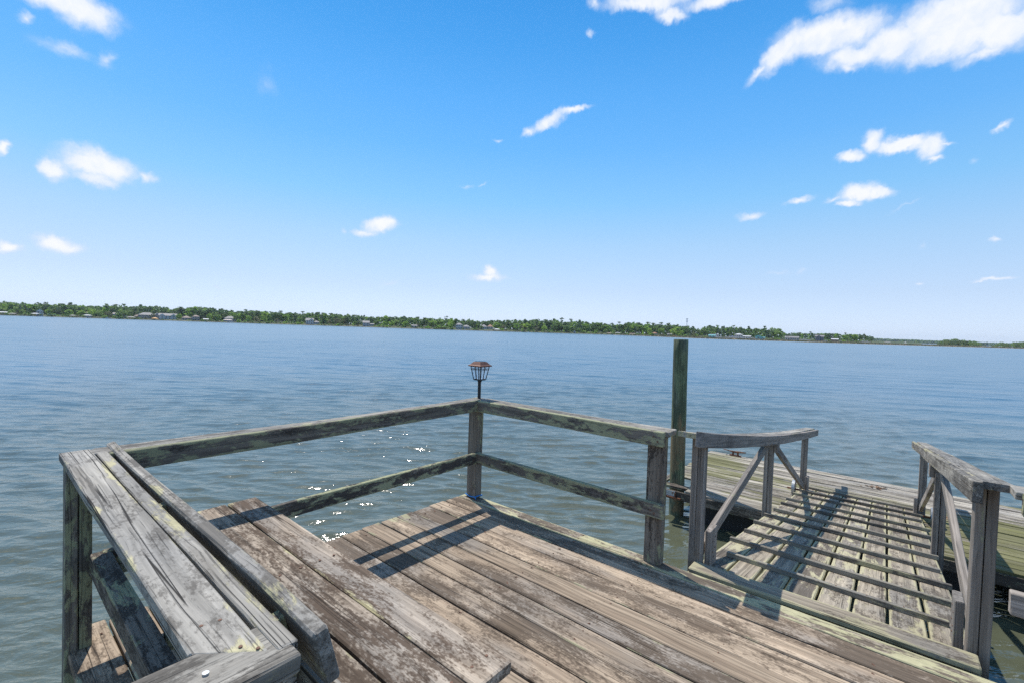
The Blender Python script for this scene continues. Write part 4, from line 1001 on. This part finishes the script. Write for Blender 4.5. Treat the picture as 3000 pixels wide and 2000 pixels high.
pier(36, 10, 'low grey roofed pier near the left edge of the far shore', RGREY, 7, 'hip', 1.5)
pier(103, 12, 'pier with white roof below the narrow white house', RWHITE, 7, 'hip', 2.4)
pier(152, 10, 'pier with thin flat white canopy right of the narrow white house', RWHITE, 7, 'flat', 2.2)
pier(213, 10, 'low open pier with a small grey roof left of the white roofed lift', RGREY, 6, 'hip', 1.6)
pier(257, 12, 'pier with pale roof over a white boat on the left far shore', RWHITE, 8, 'hip', 2.4)
pier(384, 12, 'grey hipped gazebo pier left of the orange umbrella', RGREY, 9, 'hip', 1.9)
pier(603, 10, 'small white roofed pier left of the pink roofed boathouse', RWHITE, 5, 'gable', 2.4)
pier(668, 12, 'open boathouse with pinkish roof left of centre on the far shore', paint('pinkish_roof', (0.52, 0.42, 0.37)), 10, 'hip', 2.4)
pier(1456, 4, 'white canopy at the waterline right of the white waterfront house', RWHITE, 8, 'hip', 1.5, False)
pier(1510, 3, 'low brown canopy on the bank in the centre of the far shore', RBROWN, 6, 'flat', 1.2, False)
pier(1785, 4, 'low pier with red brown roof before the dark trees', RBROWN, 8, 'hip', 1.4, False)
pier(1810, 6, 'small grey roofed pier left of the mooring pile', RGREY, 6, 'gable', 1.8, False)
pier(1853, 6, 'brown roofed hut on posts behind the mooring pile', RBROWN, 7, 'gable', 1.4, False)
pier(2600, 0, 'dark roofed duck blind standing in the marsh', RGREY, 8, 'hip', 1.3, False, 650)
pier(2652, 0, 'small pale roofed blind standing far out in the marsh', RWHITE, 4, 'hip', 1.4, False, 720)
def umbrella(x, D, z):
    M0 = local_m(x, D, z); r = thing('patio_umbrella', M0.to_translation(), 'orange patio umbrella on the lawn before the big tan house', 'umbrella')
    bm = bmesh.new(); add_cyl(bm, (0, 0, 1.6), (0, 0, 3.2), 3.9, .1, 8); bm_obj('canopy', bm, ORANGE, r, M0)
    bm = bmesh.new(); add_cyl(bm, (0, 0, 0), (0, 0, 2.6), .08, seg=6); bm_obj('pole', bm, TIMB, r, M0)
umbrella(454, shore(454) + 4, ground_z(4))
def boat(x, D, L, label, mast=0, cabin=True, z=WATER_Z, hull=None, group=None):
    M0 = local_m(x, D, z) @ Matrix.Rotation(random.uniform(-.3, .3), 4, 'Z')
    r = thing('sailboat' if mast else 'motor_boat', M0.to_translation(), label, 'boat', group)
    v, f = [], []; st = 7
    for i in range(st):
        s = i / (st - 1); xx = -L / 2 + L * s; bw = L * .15 * (1 - max(0, s - .45) ** 2 * 3.1); sh = .55 + .35 * s * s
        v += [(xx, -bw, sh * L * .11), (xx, -bw * .75, -.15), (xx, 0, -.3), (xx, bw * .75, -.15), (xx, bw, sh * L * .11)]
    for i in range(st - 1):
        for k in range(4): f.append((i * 5 + k, i * 5 + 5 + k, i * 5 + 6 + k, i * 5 + 1 + k))
        f.append((i * 5 + 4, i * 5 + 9, i * 5 + 5, i * 5))
    f.append((0, 1, 2, 3, 4)); link('hull', mesh_from(v, f, hull or WHITE), r, M0)
    if cabin:
        vs, fs = unit_box(L * .32, L * .17, L * .13, L * .075, -L * .02); vs = [(a, b_, c) if c < L * .1 else (a * .86, b_ * .86, c) for a, b_, c in vs]
        cb = link('cabin', mesh_from(vs, fs, WHITE), r, M0)
        vs, fs = unit_box(L * .24, L * .178, L * .045, L * .135, -L * .02); link('window', mesh_from(vs, fs, WIN), cb, M0)
    if mast:
        bm = bmesh.new(); add_cyl(bm, (L * .08, 0, .4), (L * .08, 0, mast), .11, .07, 6); bm_obj('mast', bm, RWHITE, r, M0)
        bm = bmesh.new(); add_cyl(bm, (L * .06, 0, L * .2), (-L * .36, 0, L * .2), .12, .12, 6); bm_obj('boom', bm, RWHITE, r, M0)
    return r
boat(113, shore(113) - 8, 8, 'white motor boat moored right of the pier under the narrow white house')
boat(258, shore(258) - 12, 7, 'white motor boat kept under the pale pier roof', z=WATER_Z + 1.2)
boat(314, shore(314) - 8, 8, 'white motor boat moored at a low dock left of the gazebo pier')
boat(675, shore(675) - 15, 7, 'white motor boat beside the pinkish roofed boathouse', z=WATER_Z + .9)
boat(1549, shore(1549) - 10, 5, 'tiny white boat lying off the central far bank')
boat(2104, 583, 8, 'white sailboat with the leftmost tall mast of the marina', mast=13, z=WATER_Z + 1.3)
boat(2112, 592, 7, 'white sailboat with the second mast of the marina', mast=12, z=WATER_Z + 1.3)
boat(2142, 588, 15, 'large white cabin cruiser in the middle of the marina', z=WATER_Z + 1.4)
boat(2150, 600, 11, 'white sailboat with the tallest mast in the middle of the marina', mast=19, z=WATER_Z + 1.4)
boat(2128, 578, 7, 'small white motor boat in front of the large cruiser', z=WATER_Z + 1.4)
boat(2174, 582, 8, 'white motor boat before the marina building', z=WATER_Z + 1.4)
boat(2205, 580, 8, 'white motor boat left of the teal lean-to shed', z=WATER_Z + 1.4)
boat(2192, 575, 6, 'small white motor boat before the low boat shed', z=WATER_Z + 1.4)
boat(2352, 600, 8, 'white motor boat right of the long grey house', z=WATER_Z + 1.4)
boat(2366, 606, 7, 'second white motor boat right of the long grey house', z=WATER_Z + 1.4)
boat(2420, 630, 5, 'small white boat beside the dark blue house', z=WATER_Z + 1.4)
boat(2529, 632, 9, 'white sailboat with the taller mast at the wooded point', mast=13, z=WATER_Z + 1.4)
boat(2541, 636, 8, 'white sailboat with the shorter mast at the wooded point', mast=10, z=WATER_Z + 1.4)
box_obj('red_kayak', at(1976, shore(1976) + 3) + Vector((0, 0, 1.2)), (3.6, .8, .5), RED, None, bev=.2)
tag(bpy.data.objects['red_kayak'], 'red kayak lying on the lawn below the cell tower', 'kayak')

def tower():
    D = 1300; p = at(2011, D); zt = px_h(2011, 933, D)
    r = thing('cell_tower', p, 'thin grey cell tower rising above the far wood', 'tower'); h = zt - WATER_Z; M0 = Matrix.Translation(p)
    bm = bmesh.new(); add_cyl(bm, (0, 0, 0), (0, 0, h), 1.0, .55, 10); bm_obj('mast', bm, GREYS, r, M0)
    for dz, wd in ((-1.5, 4.5), (-5.5, 4.0), (-9.5, 3.0)):
        bm = bmesh.new(); add_cyl(bm, (0, 0, h + dz - .3), (0, 0, h + dz + .3), wd * .55, wd * .55, 12); pf = bm_obj('antenna_platform', bm, GREYS, r, M0)
        vs, fs = unit_box(.5, .35, 2.2, h + dz - 1.1); pm = mesh_from(vs, fs, WHITE)
        for k in range(9): link('antenna', pm, pf, M0 @ Matrix.Rotation(k * 6.283 / 9, 4, 'Z') @ Matrix.Translation((wd * .6, 0, 0)))
tower()
label_trees()

# ------------------------------------------------------------------ the air
hz = bpy.data.materials.new('haze_air'); hz.use_nodes = True; n = NT(hz.node_tree); n.n.clear()
ho = n.node('ShaderNodeOutputMaterial'); pv = n.node('ShaderNodeVolumePrincipled')
pv.inputs['Color'].default_value = (0.72, 0.84, 1.0, 1); pv.inputs['Density'].default_value = 0.000065; pv.inputs['Anisotropy'].default_value = 0.3
n.l.new(pv.outputs[0], ho.inputs['Volume'])
bm = bmesh.new(); add_box(bm, (0, 0, 28), (11200, 11200, 64)); hb = bm_obj('haze', bm, hz); hb['kind'] = 'stuff'
